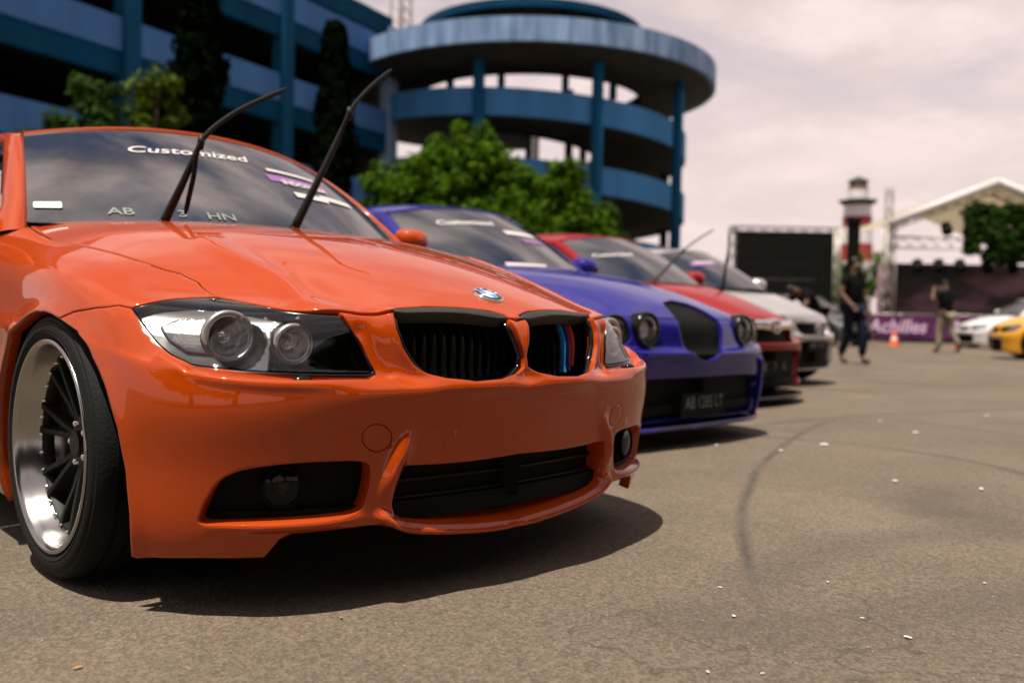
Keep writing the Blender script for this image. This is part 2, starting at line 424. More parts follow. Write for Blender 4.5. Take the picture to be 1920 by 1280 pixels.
        rv = np.array([v[:] for v in rv])/scl; tri = np.array([f for f in rf if len(f) == 3])
        cen = rv[tri].mean(1); keep = inpoly(cen, polys[0])
        for h in polys[1:]: keep &= ~inpoly(cen, h)
        tri = tri[keep]
        uv = np.clip(rv, [0, 0], [NU, NV]); P = s.S(uv[:, 0], uv[:, 1]); N = s.S.nor(uv[:, 0], uv[:, 1])
        if disp: P = s.disp(P, N)
        if off: P = P+N*off
        onc = (uv[:, 0] > NU-1e-4) | (uv[:, 1] > NV-1e-4); P[onc, 0] = 0
        a, b, c = uv[tri[:, 0]], uv[tri[:, 1]], uv[tri[:, 2]]
        ar = (b[:, 0]-a[:, 0])*(c[:, 1]-a[:, 1])-(c[:, 0]-a[:, 0])*(b[:, 1]-a[:, 1])
        tri = np.where((ar > 0)[:, None], tri[:, [0, 2, 1]], tri)
        V = list(P); F = [tuple(t) for t in tri]
        # rolled edges
        src = {}
        for i, o_ in enumerate(ov):
            for q in o_:
                if q < len(B2): src[i] = q
        ed = {}
        for t in F:
            for i in range(3):
                e = (t[i], t[(i+1) % 3]); ed[e] = ed.get(e, 0)+1
        r1 = {}; r2 = {}
        def ring(i):
            if i not in r1:
                k = src.get(i); od = outd[k] if k is not None else np.zeros(3); dp = hl[own[k]] if k is not None else lip
                n = N[i]; r1[i] = len(V); V.append(P[i]+od*.0012-n*.002); r2[i] = len(V); V.append(P[i]+od*.0014-n*(.002+dp))
                if onc[i]: V[-1][0] = V[-2][0] = 0
            return r1[i], r2[i]
        if lip:
            for (i, j), c_ in list(ed.items()):
                if (j, i) in ed or (onc[i] and onc[j]): continue
                a1, a2 = ring(i); b1, b2 = ring(j); F += [(j, i, a1, b1), (b1, a1, a2, b2)]
        V = np.array(V)
        if side == 0:
            mv = np.where(np.abs(V[:, 0]) < 1e-6)[0]; n = len(V); mp = np.arange(n)+n; mp[mv] = mv
            V2 = np.vstack([V, V*[-1, 1, 1]]); F2 = F+[tuple(mp[i] for i in f[::-1]) for f in F]
            used = np.unique(np.concatenate([np.array(f) for f in F2])); rm = -np.ones(len(V2), int); rm[used] = np.arange(len(used))
            o = obj(name, V2[used], [tuple(rm[list(f)]) for f in F2], material, parent)
        else:
            if side < 0: V = V*[-1, 1, 1]; F = [f[::-1] for f in F]
            used = np.unique(np.concatenate([np.array(f) for f in F])); rm = -np.ones(len(V), int); rm[used] = np.arange(len(used))
            o = obj(name, V[used], [tuple(rm[list(f)]) for f in F], material, parent)
        return o

# ------------------------------------------------------------------ shared car materials
M_BLK = mat('black plastic', (.004, .005, .003), .5, spec=.25, bump=.15, bscale=300)
M_GLB = mat('gloss black', (.003, .0035, .003), .15, spec=.4)
M_MESH = mat('black mesh', (.0025, .003, .002), .7, spec=.12)
M_RUB = mat('tyre rubber', (.0055, .006, .005), .75, spec=.2, bump=.2, bscale=120)
M_CHR = mat('chrome', (.75, .74, .72), .08, metal=1.0)
M_ALU = mat('polished rim', (.36, .355, .345), .2, metal=1.0, var=.1, vscale=8)
M_SIL = mat('lamp silver', (.46, .455, .45), .30, metal=.9, bump=.05, bscale=20)
M_INT = mat('dark interior', (.012, .012, .013), .8)
M_WHT = mat('white vinyl', (.52, .48, .48), .5)
M_LETTER = mat('pale letters', (.16, .19, .17), .7)
M_PUR = mat('purple vinyl', (.22, .09, .27), .5)
M_GREY = mat('brake iron', (.22, .21, .20), .4, metal=.9)
G_WS = glass('windscreen glass', (.14, .16, .15), ior=3.5)
G_SIDE = glass('tinted side glass', (.03, .035, .03))
G_LENS = glass('clear lens', (.93, .93, .93), ior=1.55)

def wheel(car, x, y, r=.325, rr=.262, wd=.235, parent=None, spokes=8, dish=.055, spoke_mat=None, fine=True, z=None):
    """tyre, deep lip rim, spokes, hub and brake; outer face at x, axis across the car"""
    sg = 1 if x > 0 else -1; ax = (sg, 0, 0); n = 64 if fine else 28; z = z or r
    o = bpy.data.objects.new('wheel', None); link(o, parent if parent is not None else car.root); o.location = (x, y, z)
    # profile: distance 0 = outer face, negative = towards the car
    t = [(rr-.004, -.006), (rr+.008, .004), (rr+.014, .0065), (rr+.016, .004), (rr+.019, .0065), (rr+.032, .006), (r-.022, .002), (r-.020, -.001), (r-.014, -.002), (r-.006, -.012), (r-.002, -.024)]
    for g0 in (.045, .085, .125, .165): t += [(r, -g0), (r-.008, -g0-.002), (r-.008, -g0-.012), (r, -g0-.014)]
    t += [(r, -wd+.04), (r-.003, -wd+.018), (r-.02, -wd), (rr, -wd+.004)]
    MB().lathe(t, (0, 0, 0), ax, n).build('tyre', M_RUB, o, sharp=35)
    b = MB().lathe([(rr-.006, -.008), (rr-.001, -.001), (rr-.001, .004), (rr-.006, .006), (rr-.013, .004), (rr-.017, -.006), (rr-.022, -.02),
                    (rr-.030, -dish), (rr-.040, -dish-.012), (rr-.040, -wd+.02)], (0, 0, 0), ax, n)
    b.build('rim', M_ALU, o)
    sm = spoke_mat or M_BLK; s = MB(); ri = rr-.036
    for k in range(spokes):
        a = 2*math.pi*k/spokes+.2; d = np.array([0, math.cos(a), math.sin(a)]); tn = np.array([0, -math.sin(a), math.cos(a)]); A = np.array(ax, float)
        for e in (-1, 1):
            pts = [(.055, .004*e, -dish-.035, .013), (.12, .012*e, -dish-.025, .010), (ri-.04, .026*e, -dish-.012, .010), (ri, .032*e, -dish-.006, .012)]
            V = []
            for q, off, h, hw in pts:
                c = d*q+tn*off+A*h
                for u_, h_ in ((-hw, 0), (-hw*.6, .008), (hw*.6, .008), (hw, 0), (hw, -.022), (-hw, -.022)): V.append(c+tn*u_+A*h_)
            s.add(V, [(i*6+j, i*6+(j+1) % 6, (i+1)*6+(j+1) % 6, (i+1)*6+j) for i in range(3) for j in range(6)])
    s.lathe([(ri+.006, -dish-.004), (ri-.006, -dish-.002), (ri-.012, -dish-.012), (ri-.012, -dish-.03)], (0, 0, 0), ax, n)
    fixn(s.build('spokes', sm, o, sharp=40))
    h = MB().lathe([(.07, -dish-.045), (.068, -dish-.025), (.055, -dish-.02), (.034, -dish-.018), (.032, -dish-.006), (.0, -dish-.004)], (0, 0, 0), ax, 24)
    fixn(h.build('hub', sm, o, sharp=40))
    if fine:
        bt = MB()
        for k in range(5):
            a = 2*math.pi*k/5; c = np.array([0, .05*math.cos(a), .05*math.sin(a)]); bt.lathe([(.0, -dish-.008), (.008, -dish-.01), (.008, -dish-.03)], c, ax, 8)
        for k in range(30):
            a = 2*math.pi*k/30; c = np.array([0, (ri-.002)*math.cos(a), (ri-.002)*math.sin(a)]); bt.lathe([(.0, -dish+.006), (.004, -dish+.004), (.004, -dish-.01)], c, ax, 6)
        bt.build('bolts', M_CHR, o)['kind'] = 'stuff'
        d = MB().lathe([(.06, -dish-.07), (.165, -dish-.07), (.165, -dish-.095), (.06, -dish-.095)], (0, 0, 0), ax, 40, close=True)
        d.build('brake_disc', M_GREY, o, sharp=40)
        c = MB()
        ang = np.linspace(R_(150), R_(215), 9); V = []
        for a in ang:
            for rad, hh in ((.10, -dish-.055), (.18, -dish-.055), (.185, -dish-.07), (.185, -dish-.115), (.10, -dish-.115)):
                V.append((sg*hh, rad*math.cos(a), rad*math.sin(a)))
        c.add(V, [(i*5+j, i*5+(j+1) % 5, (i+1)*5+(j+1) % 5, (i+1)*5+j) for i in range(8) for j in range(5)])
        fixn(c.build('brake_caliper', M_GREY, o, sharp=40))
    return o

class Cabin:
    """windscreen, roof, pillars, side and rear glass from a few corner points"""
    def __init__(s, bc, bm, tc_, tm, rc, rm, qc, qm, belt, bulge=.03):
        s.__dict__.update(bc=np.array(bc), bm=np.array(bm), tc=np.array(tc_), tm=np.array(tm), rc=np.array(rc), rm=np.array(rm), qc=np.array(qc), qm=np.array(qm), belt=belt, bulge=bulge)
    def curve(s, c, m_, a, e=2.1):
        a = np.asarray(a, float); q = np.abs(a)**e
        return np.stack([a*c[0], m_[1]+(c[1]-m_[1])*q, m_[2]+(c[2]-m_[2])*q], -1)
    def ws(s, a, b):
        a, b = np.asarray(a, float), np.asarray(b, float)
        P = s.curve(s.bc, s.bm, a)*(1-b)[..., None]+s.curve(s.tc, s.tm, a)*b[..., None]
        k = s.bulge*4*b*(1-b)*(1-.35*a*a); d = nrm(s.tm-s.bm); nn = np.array([0, -d[2], d[1]]); return P+k[..., None]*nn
    def wsn(s, a, b, h=.02):
        du = s.ws(a+h, b)-s.ws(a-h, b); dv = s.ws(a, b+h)-s.ws(a, b-h); return nrm(np.cross(du, dv))
    def build(s, car, paint, fine=True, wsm=None):
        root = car.root; na, nb = (40, 20) if fine else (24, 12)
        A, B = np.meshgrid(np.linspace(-1, 1, na), np.linspace(0, 1, nb)); G = s.ws(A, B)
        ws = MB().grid(G).build('windshield', wsm or G_WS, root)
        # dark ceramic band round the glass
        bd = MB()
        for (a0, a1, b0, b1) in ((-1, 1, .955, 1.0), (-1, -.965, 0, .955), (.965, 1, 0, .955), (-1, 1, 0, .035)):
            aa, bb = np.meshgrid(np.linspace(a0, a1, 30 if a1-a0 > .5 else 3), np.linspace(b0, b1, 3 if a1-a0 > .5 else 16))
            bd.grid(s.ws(aa, bb)-s.wsn(aa, bb)*.004)
        bd.build('border_band', M_GLB, ws)
        ys = np.linspace(0, 1, 22); a = np.linspace(-1, 1, 25); rows = []
        f0 = s.curve(s.tc*[1.0, 1, 1], s.tm, a); f1 = s.curve(s.rc, s.rm, a)
        crown = max(s.tm[2], s.rm[2])
        for t in ys:
            r = f0*(1-t)+f1*t; r[:, 2] += (.055*4*t*(1-t))*(1-.2*a*a); rows.append(r)
        rows[0] = rows[0]+[0, -.015, .002]; front = rows[0]+[0, .004, -.02]
        side = [r.copy() for r in rows]
        G = np.array([front]+rows); MB().grid(G[:, ::-1]).build('roof', paint, root)
        # rear glass
        bb = np.linspace(0, 1, 10); g0, g1 = s.curve(s.rc*[.93, 1, 1], s.rm, a), s.curve(s.qc*[.9, 1, 1], s.qm, a)
        MB().grid(np.array([g0*(1-t)+g1*t+[0, .02*4*t*(1-t), .03*4*t*(1-t)] for t in bb])[:, ::-1]).build('rear_window', G_SIDE, root)
        bx, by0, by1, bz0, bz1 = s.belt
        for sg in (-1, 1):
            e = s.ws(np.full(16, 1.0), np.linspace(-.06, 1, 16)); rr = np.array([r[-1] for r in rows])
            # outer line of the greenhouse: A-pillar, cant rail, C-pillar
            inn = np.vstack([e, rr[2:], g0[-1]*(1-bb[1:, None])+g1[-1]*bb[1:, None]+[.03, 0, 0]])
            n = len(inn); k = np.arange(n)
            wa = np.interp(k, [0, 4, 15, 18, 35, n-1], [1.5, 1.0, .8, .55, .55, 1.6])
            oy = np.interp(k, [0, 15, 20, 34, 40, n-1], [.09, .07, .0, .0, -.10, -.16])
            out = inn.copy(); out[:, 0] += .055*wa; out[:, 1] += oy; out[:, 2] -= np.interp(k, [0, 14, 20, 34, n-1], [.02, .035, .06, .06, .04])
            mid = (inn+out)/2; mid[:, 0] += .014; mid[:, 2] += np.interp(k, [0, 14, 20, 34, n-1], [.004, .008, .016, .016, .004]); mid[:, 1] -= np.interp(k, [0, 14, 20, n-1], [.03, .02, 0, 0])
            q1 = .5*inn+.5*mid+[.006, 0, 0]; q1[:, 1] -= np.interp(k, [0, 14, 20, n-1], [.012, .01, 0, 0]); q2 = .5*out+.5*mid+[.006, 0, 0]
            edge = out+[-.03, 0, -.004]
            G = np.stack([inn-[0, -.012, .012], inn, q1, mid, q2, out, edge], 1); G[..., 0] *= sg
            fixn(MB().grid(G).build('pillar_frame', paint, root))
            # side glass between belt and rail
            top = out[2:n-2]+[-.018, 0, 0]; t = (top[:, 1]-by0)/(by1-by0)
            low = np.stack([np.full(len(top), bx), np.clip(top[:, 1], by0, by1), bz0+(bz1-bz0)*np.clip(t, 0, 1)], 1)
            low[:, 1] = np.linspace(by0, by1, len(top)); low[:, 2] = np.linspace(bz0, bz1, len(top)); top[:, 1] = np.maximum.accumulate(top[:, 1])
            G = np.array([low*(1-u_)+top*u_+[.02*4*u_*(1-u_)*.5, 0, 0] for u_ in np.linspace(0, 1, 6)]); G[..., 0] *= sg
            MB().grid(G).build('side_window', G_SIDE, root)
        return ws
    def pix(s, car, px, py):
        aa, bb = np.meshgrid(np.linspace(-1, 1, 400), np.linspace(0, 1, 200)); Q = proj(car.world(s.ws(aa, bb).reshape(-1, 3)))
        k = np.argmin((Q[:, 0]-px)**2+(Q[:, 1]-py)**2); return aa.ravel()[k], bb.ravel()[k]
    def decal(s, car, name, V, F, px, py, material, parent, lift=.003, rot=0.0):
        # flat artwork wrapped on to the windscreen, V in metres round its own centre
        a0, b0 = s.pix(car, px, py); h = .01
        la = np.linalg.norm(s.ws(a0+h, b0)-s.ws(a0-h, b0))/(2*h); lb = np.linalg.norm(s.ws(a0, b0+h)-s.ws(a0, b0-h))/(2*h)
        x, y = V[:, 0]*math.cos(rot)-V[:, 1]*math.sin(rot), V[:, 0]*math.sin(rot)+V[:, 1]*math.cos(rot)
        a, b = a0+x/la, b0+y/lb; P = s.ws(a, b)+s.wsn(a, b)*lift
        return obj(name, P, F, material, parent, smooth=False)
def rounded_rect(w_, h_, r, n=5):
    P = []
    for cx_, cy_, a0 in ((w_/2-r, h_/2-r, 0), (-w_/2+r, h_/2-r, 90), (-w_/2+r, -h_/2+r, 180), (w_/2-r, -h_/2+r, 270)):
        for k in range(n): a = R_(a0+90*k/(n-1)); P.append((cx_+r*math.cos(a), cy_+r*math.sin(a)))
    return np.array(P)
def strip_grid(w_, h_, nx=12, ny=3):
    x, y = np.meshgrid(np.linspace(-w_/2, w_/2, nx), np.linspace(-h_/2, h_/2, ny)); V = np.stack([x.ravel(), y.ravel(), 0*x.ravel()], 1)
    return V, [(i*nx+j, i*nx+j+1, (i+1)*nx+j+1, (i+1)*nx+j) for i in range(ny-1) for j in range(nx-1)]
def rear_body(car, paint, L=4.5, rw=3.53, ra=.37, rz=.325, deck=(3.75, .97), belt_rise=.03, fine=True):
    """flanks behind the front wing, tail and boot lid"""
    v = np.linspace(0, 8.6, 30); sec = car.S(np.zeros(30), v); root = car.root
    ys = np.concatenate([np.linspace(1.424, 2.55, 24), np.linspace(2.555, L-.35, 70), L-.35+.35*np.sin(np.linspace(.02, 1, 14)*math.pi/2)])
    def xs(y):
        f = np.where(y < 2.8, 1+.012*np.sin((y-1.42)/1.4*math.pi/2), 1.012-.05*sstep(2.8, L-.3, y)); t = np.clip((y-(L-.35))/.35, 0, 1)
        return f*np.sqrt(np.clip(1-t**3*.9, .02, 1))
    for nm, y0, y1 in (('front_door', 1.424, 2.55), ('rear_quarter', 2.555, 9)):
        Y = ys[(ys >= y0) & (ys <= y1)]
        for sg in (-1, 1):
            G = np.array([np.stack([sec[:, 0]*xs(y), np.full(30, y), sec[:, 2]+belt_rise*sstep(1.42, 3.8, np.full(30, y))*sstep(.5, .9, sec[:, 2])], 1) for y in Y])
            keep = np.hypot(G[..., 1]-rw, G[..., 2]-rz) > ra; F = []; V = (G*[sg, 1, 1]).reshape(-1, 3)
            for i in range(len(Y)-1):
                for j in range(29):
                    q = [(i, j), (i, j+1), (i+1, j+1), (i+1, j)]
                    if all(keep[a, b] for a, b in q): F.append([a*30+b for a, b in q])
            fixn(obj(nm, V, F, paint, root))
    a = np.linspace(-1, 1, 15); w0 = sec[-1, 0]*.95
    rows = []
    for y in np.linspace(deck[0]-.12, L-.04, 12):
        wx = sec[-1, 0]*float(xs(np.array(y))); rows.append(np.stack([a*wx, np.full(15, y)+.05*(1-a*a)*(y > L-.2), np.full(15, sec[-1, 2]+belt_rise)+.04*(1-a*a)-.05*((y-deck[0])/(L-deck[0]))**2], 1))
    MB().grid(np.array(rows)).build('boot_lid', paint, root)
    # tail panel
    zt = sec[::3, 2]; tail = np.array([np.stack([a*sec[3*k, 0]*float(xs(np.array(L-.02))), np.full(15, L-.02)+.06*(1-a*a), np.full(15, z+ (belt_rise if z > .6 else 0))], 1) for k, z in enumerate(zt)])
    MB().grid(tail).build('tail_panel', paint, root)
    o = [(p[0], p[1]) for p in car.P(np.stack([np.linspace(4.4, NU, 18), np.full(18, 1.15)], 1))]; zb = float(car.S(np.array([9.]), np.array([1.0]))[0, 2])
    o = [(x*.97, y+.022) for x, y in o]; q = [(.70, L-.25), (.70, .45)]+[(min(x, .72), y) for x, y in o]; q = q+[(-x, y) for x, y in q[::-1]]; n = len(q)
    MB().add([(x, y, zb-.015) for x, y in q]+[(x, y, zb+.03) for x, y in q], [tuple(range(n)), tuple(range(n, 2*n))]+[(i, (i+1) % n, n+(i+1) % n, n+i) for i in range(n)]).box((-.6, .32, .19), (.6, 1.2, .58)).build('underbody', M_MESH, root, smooth=False)
def interior(car, cab, y0=1.5, zdash=.90):
    root = car.root; w_ = cab.bc[0]-.02
    a = np.linspace(-1, 1, 13); rows = []
    for y, z in ((cab.bm[1]+.06, cab.bm[2]-.03), (cab.bm[1]+.3, zdash+.015), (cab.bm[1]+.55, zdash), (cab.bm[1]+.62, zdash-.06), (cab.bm[1]+.64, .5)):
        rows.append(np.stack([a*w_, y+.26*a*a*(y < cab.bm[1]+.4), z-.02*a*a], 1))
    MB().grid(np.array(rows)).build('dashboard', M_INT, root)
    for sx_ in (-.36, .36):
        s = bpy.data.objects.new('front_seat', None); link(s, root); s.location = (sx_, y0+1.0, .3)
        rows = [];
        for z, hw, yy, th in ((0, .24, -.05, .16), (.18, .25, .02, .12), (.4, .25, .10, .1), (.56, .2, .15, .08), (.60, .12, .16, .06)):
            q = np.linspace(0, 2*math.pi, 14, endpoint=False); rows.append(np.stack([hw*np.sign(np.cos(q))*np.abs(np.cos(q))**.6, yy+th*np.sin(q), np.full(14, z+.1)], 1))
        G = np.array(rows); G = np.concatenate([G, G[:, :1]], 1); MB().grid(G).build('backrest', M_INT, s)
        MB().lathe([(.0, -.13), (.07, -.13), (.085, -.08), (.085, .08), (.07, .13), (0, .13)], (0, .18, .80), (1, 0, 0), 14).build('headrest', M_INT, s)
    MB().box((-.8, cab.bm[1]+.5, .3), (.8, 3.5, .34)).box((-.78, 3.3, .34), (.78, 3.5, .85)).build('cabin_floor', M_INT, root, smooth=False)
def mirror(car, c, sg, paint, sc_=1.0):
    n1, n2 = 18, 12; V = []
    for i in range(n2):
        t = i/(n2-1); rad = math.sqrt(max(0, 1-(1-t)**2.4))
        for j in range(n1):
            a = 2*math.pi*j/n1; V.append((c[0]+sc_*.115*rad*np.sign(math.cos(a))*abs(math.cos(a))**.75, c[1]+sc_*(-.10+.13*t), c[2]+sc_*(.075*rad*np.sign(math.sin(a))*abs(math.sin(a))**.75+.01)))
    F = [(i*n1+j, i*n1+(j+1) % n1, (i+1)*n1+(j+1) % n1, (i+1)*n1+j) for i in range(n2-1) for j in range(n1)]
    h = fixn(obj('door_mirror', V, F, paint, car.root))
    MB().add(V[-n1:], [tuple(range(n1))]).build('mirror_glass', M_CHR, h, smooth=False)
    MB().tube([(c[0]-sg*.06, c[1]+.02, c[2]-.06), (c[0]-sg*.13, c[1]+.05, c[2]-.085)], [.03, .035], 8, squash=.5).build('mirror_arm', paint, h)
def wiper(car, base, tip, blade, wa=(.016, .008), parent=None):
    o = bpy.data.objects.new('wiper', None); link(o, car.root); o.location = tuple(base); b0 = np.array(base)
    arm = bez([b0-b0, (np.array(tip)-b0)*.5+np.array([0, -.01, .004]), np.array(tip)-b0], 14)
    MB().tube(arm, np.linspace(wa[0], wa[1], 14), 8, squash=.9).build('arm', M_BLK, o)
    MB().tube([(0, .03, -.03), (0, 0, 0), (0, -.01, .01)], [.018, .019, .014], 10).build('pivot', M_BLK, o)
    if blade is not None:
        bl = bez(np.array(blade)-b0, 26); MB().tube(bl, np.concatenate([[.004], np.full(24, .0085), [.004]]), 7, squash=.8).build('blade', M_RUB, o)
        MB().tube([np.array(tip)-b0-np.array([0, 0, .025]), np.array(tip)-b0, np.array(tip)-b0+np.array([0, 0, .02])], [.007, .012, .007], 8).build('clip', M_BLK, o)
    return o
# ------------------------------------------------------------------ ground
def ground():
    M = bpy.data.materials.new('asphalt'); M.use_nodes = True; n = M.node_tree; b = n.nodes['Principled BSDF']
    tcn = n.nodes.new('ShaderNodeTexCoord'); OB = tcn.outputs['Object']
    def N(t, **k):
        q = n.nodes.new(t)
        for a, v in k.items(): setattr(q, a, v)
        return q
    def noise(s, d=6, r=.6):
        q = N('ShaderNodeTexNoise'); q.inputs['Scale'].default_value = s; q.inputs['Detail'].default_value = d; q.inputs['Roughness'].default_value = r
        n.links.new(OB, q.inputs['Vector']); return q.outputs['Fac']
    def mth(op, a, c=None, cl=False):
        q = N('ShaderNodeMath', operation=op, use_clamp=cl)
        for i, v in enumerate((a, c)):
            if v is None: continue
            if isinstance(v, (int, float)): q.inputs[i].default_value = v
            else: n.links.new(v, q.inputs[i])
        return q.outputs[0]
    def mixc(f, A, B, bt='MIX'):
        q = N('ShaderNodeMix', data_type='RGBA', blend_type=bt)
        for k, v in (('Factor', f), ('A', A), ('B', B)):
            if isinstance(v, (int, float)): q.inputs[k].default_value = v
            elif isinstance(v, tuple): q.inputs[k].default_value = (*v, 1)
            else: n.links.new(v, q.inputs[k])
        return q.outputs['Result']
    def ramp(f, st):
        r = N('ShaderNodeValToRGB'); n.links.new(f, r.inputs[0]); e = r.color_ramp.elements
        e[0].position, e[0].color = st[0][0], (*[st[0][1]]*3, 1); e[1].position, e[1].color = st[1][0], (*[st[1][1]]*3, 1); return r.outputs['Color']
    c = mixc(ramp(noise(1.1, 7), [(.3, 0), (.7, 1)]), (.098, .075, .054), (.140, .108, .078))
    c = mixc(mth('MULTIPLY', ramp(noise(.35, 4), [(.45, 0), (.7, 1)]), .55), c, (.076, .060, .043))
    v = N('ShaderNodeTexVoronoi'); v.inputs['Scale'].default_value = 150; n.links.new(OB, v.inputs['Vector'])
    bwn = N('ShaderNodeRGBToBW'); n.links.new(v.outputs['Color'], bwn.inputs[0])
    c = mixc(.5, c, mixc(1.0, c, ramp(bwn.outputs[0], [(.2, .45), (.85, 1.6)]), 'MULTIPLY'))
    c = mixc(.4, c, mixc(1.0, c, ramp(noise(38, 4, .7), [(.3, .5), (.7, 1.4)]), 'MULTIPLY'))
    sx_ = N('ShaderNodeSeparateXYZ'); n.links.new(OB, sx_.inputs[0])
    wob = mth('MULTIPLY', mth('SUBTRACT', noise(.5, 2), .5), .10)
    # tyre marks: arcs of circles in the ground plane
    tot = None
    for (x0, y0, r, wd, st, x1) in ARCS:
        dx, dy = mth('SUBTRACT', sx_.outputs[0], x0), mth('SUBTRACT', sx_.outputs[1], y0)
        d = mth('ABSOLUTE', mth('SUBTRACT', mth('ADD', mth('SQRT', mth('ADD', mth('MULTIPLY', dx, dx), mth('MULTIPLY', dy, dy))), wob), r))
        f = mth('SUBTRACT', 1.0, mth('DIVIDE', d, wd), True); f = mth('MULTIPLY', mth('POWER', f, .9), st)
        ex, ey = mth('SUBTRACT', sx_.outputs[0], x1[0]), mth('SUBTRACT', sx_.outputs[1], x1[1]); dm = mth('SQRT', mth('ADD', mth('MULTIPLY', ex, ex), mth('MULTIPLY', ey, ey)))
        f = mth('MULTIPLY', f, mth('MULTIPLY', mth('SUBTRACT', 1.0, mth('DIVIDE', dm, x1[2]), True), 2.5, True))
        tot = f if tot is None else mth('MAXIMUM', tot, f)
    tot = mth('MULTIPLY', tot, ramp(noise(2.2, 5, .65), [(.3, .25), (.65, 1)]))
    vo = N('ShaderNodeTexVoronoi', feature='DISTANCE_TO_EDGE'); vo.inputs['Scale'].default_value = .55
    wv = N('ShaderNodeVectorMath', operation='ADD'); nz = N('ShaderNodeTexNoise'); nz.inputs['Scale'].default_value = 2.5; nz.inputs['Detail'].default_value = 6; n.links.new(OB, nz.inputs['Vector'])
    n.links.new(OB, wv.inputs[0]); n.links.new(nz.outputs['Color'], wv.inputs[1]); n.links.new(wv.outputs[0], vo.inputs['Vector'])
    crack = mth('MULTIPLY', mth('SUBTRACT', 1.0, mth('DIVIDE', vo.outputs['Distance'], .006), True), ramp(noise(.45, 3), [(.5, 0), (.6, .55)]))
    c = mixc(crack, c, (.030, .025, .020))
    c = mixc(mth('MULTIPLY', ramp(noise(.8, 3, .5), [(.62, 0), (.74, 1)]), .5), c, (.05, .040, .030))
    c = mixc(tot, c, (.040, .035, .029))
    n.links.new(c, b.inputs['Base Color']); b.inputs['Roughness'].default_value = .88; b.inputs['Specular IOR Level'].default_value = .3
    h = mth('ADD', mth('MULTIPLY', v.outputs['Distance'], 1.2), noise(130, 3)); bp = N('ShaderNodeBump'); bp.inputs['Strength'].default_value = .35; bp.inputs['Distance'].default_value = .006
    n.links.new(h, bp.inputs['Height']); n.links.new(bp.outputs[0], b.inputs['Normal'])
    o = MB().add([(-400, -400, 0), (900, -400, 0), (900, 900, 0), (-400, 900, 0)], [(0, 1, 2, 3)]).build('ground', M, smooth=False)
    tag(o, kind='structure')
def circ3(a, b, c):
    ax, ay, bx, by, cx_, cy_ = a[0], a[1], b[0], b[1], c[0], c[1]; d = 2*(ax*(by-cy_)+bx*(cy_-ay)+cx_*(ay-by))
    ux = ((ax*ax+ay*ay)*(by-cy_)+(bx*bx+by*by)*(cy_-ay)+(cx_*cx_+cy_*cy_)*(ay-by))/d; uy = ((ax*ax+ay*ay)*(cx_-bx)+(bx*bx+by*by)*(ax-cx_)+(cx_*cx_+cy_*cy_)*(bx-ax))/d
    return ux, uy, math.hypot(ax-ux, ay-uy)
def arc_px(p, wd, st):
    P = [on(*q, 2, 0) for q in p]; x, y, r = circ3(*P); m_ = (P[0]+P[2])/2; return (x, y, r, wd, st, (m_[0], m_[1], np.linalg.norm(P[2]-P[0])*.85))
ARCS = [arc_px(((1395, 1020), (1440, 860), (1530, 800)), .03, 1.0), arc_px(((1490, 790), (1620, 780), (1900, 768)), .07, .8),
        arc_px(((1420, 818), (1650, 838), (1910, 884)), .05, .9), arc_px(((1420, 1090), (1650, 1010), (1850, 995)), .14, .45),
        arc_px(((1600, 780), (1750, 795), (1900, 815)), .06, .45), arc_px(((1250, 1180), (1600, 1160), (1900, 1120)), .16, .4), arc_px(((1600, 712), (1750, 722), (1910, 733)), .1, .5)]
ground()

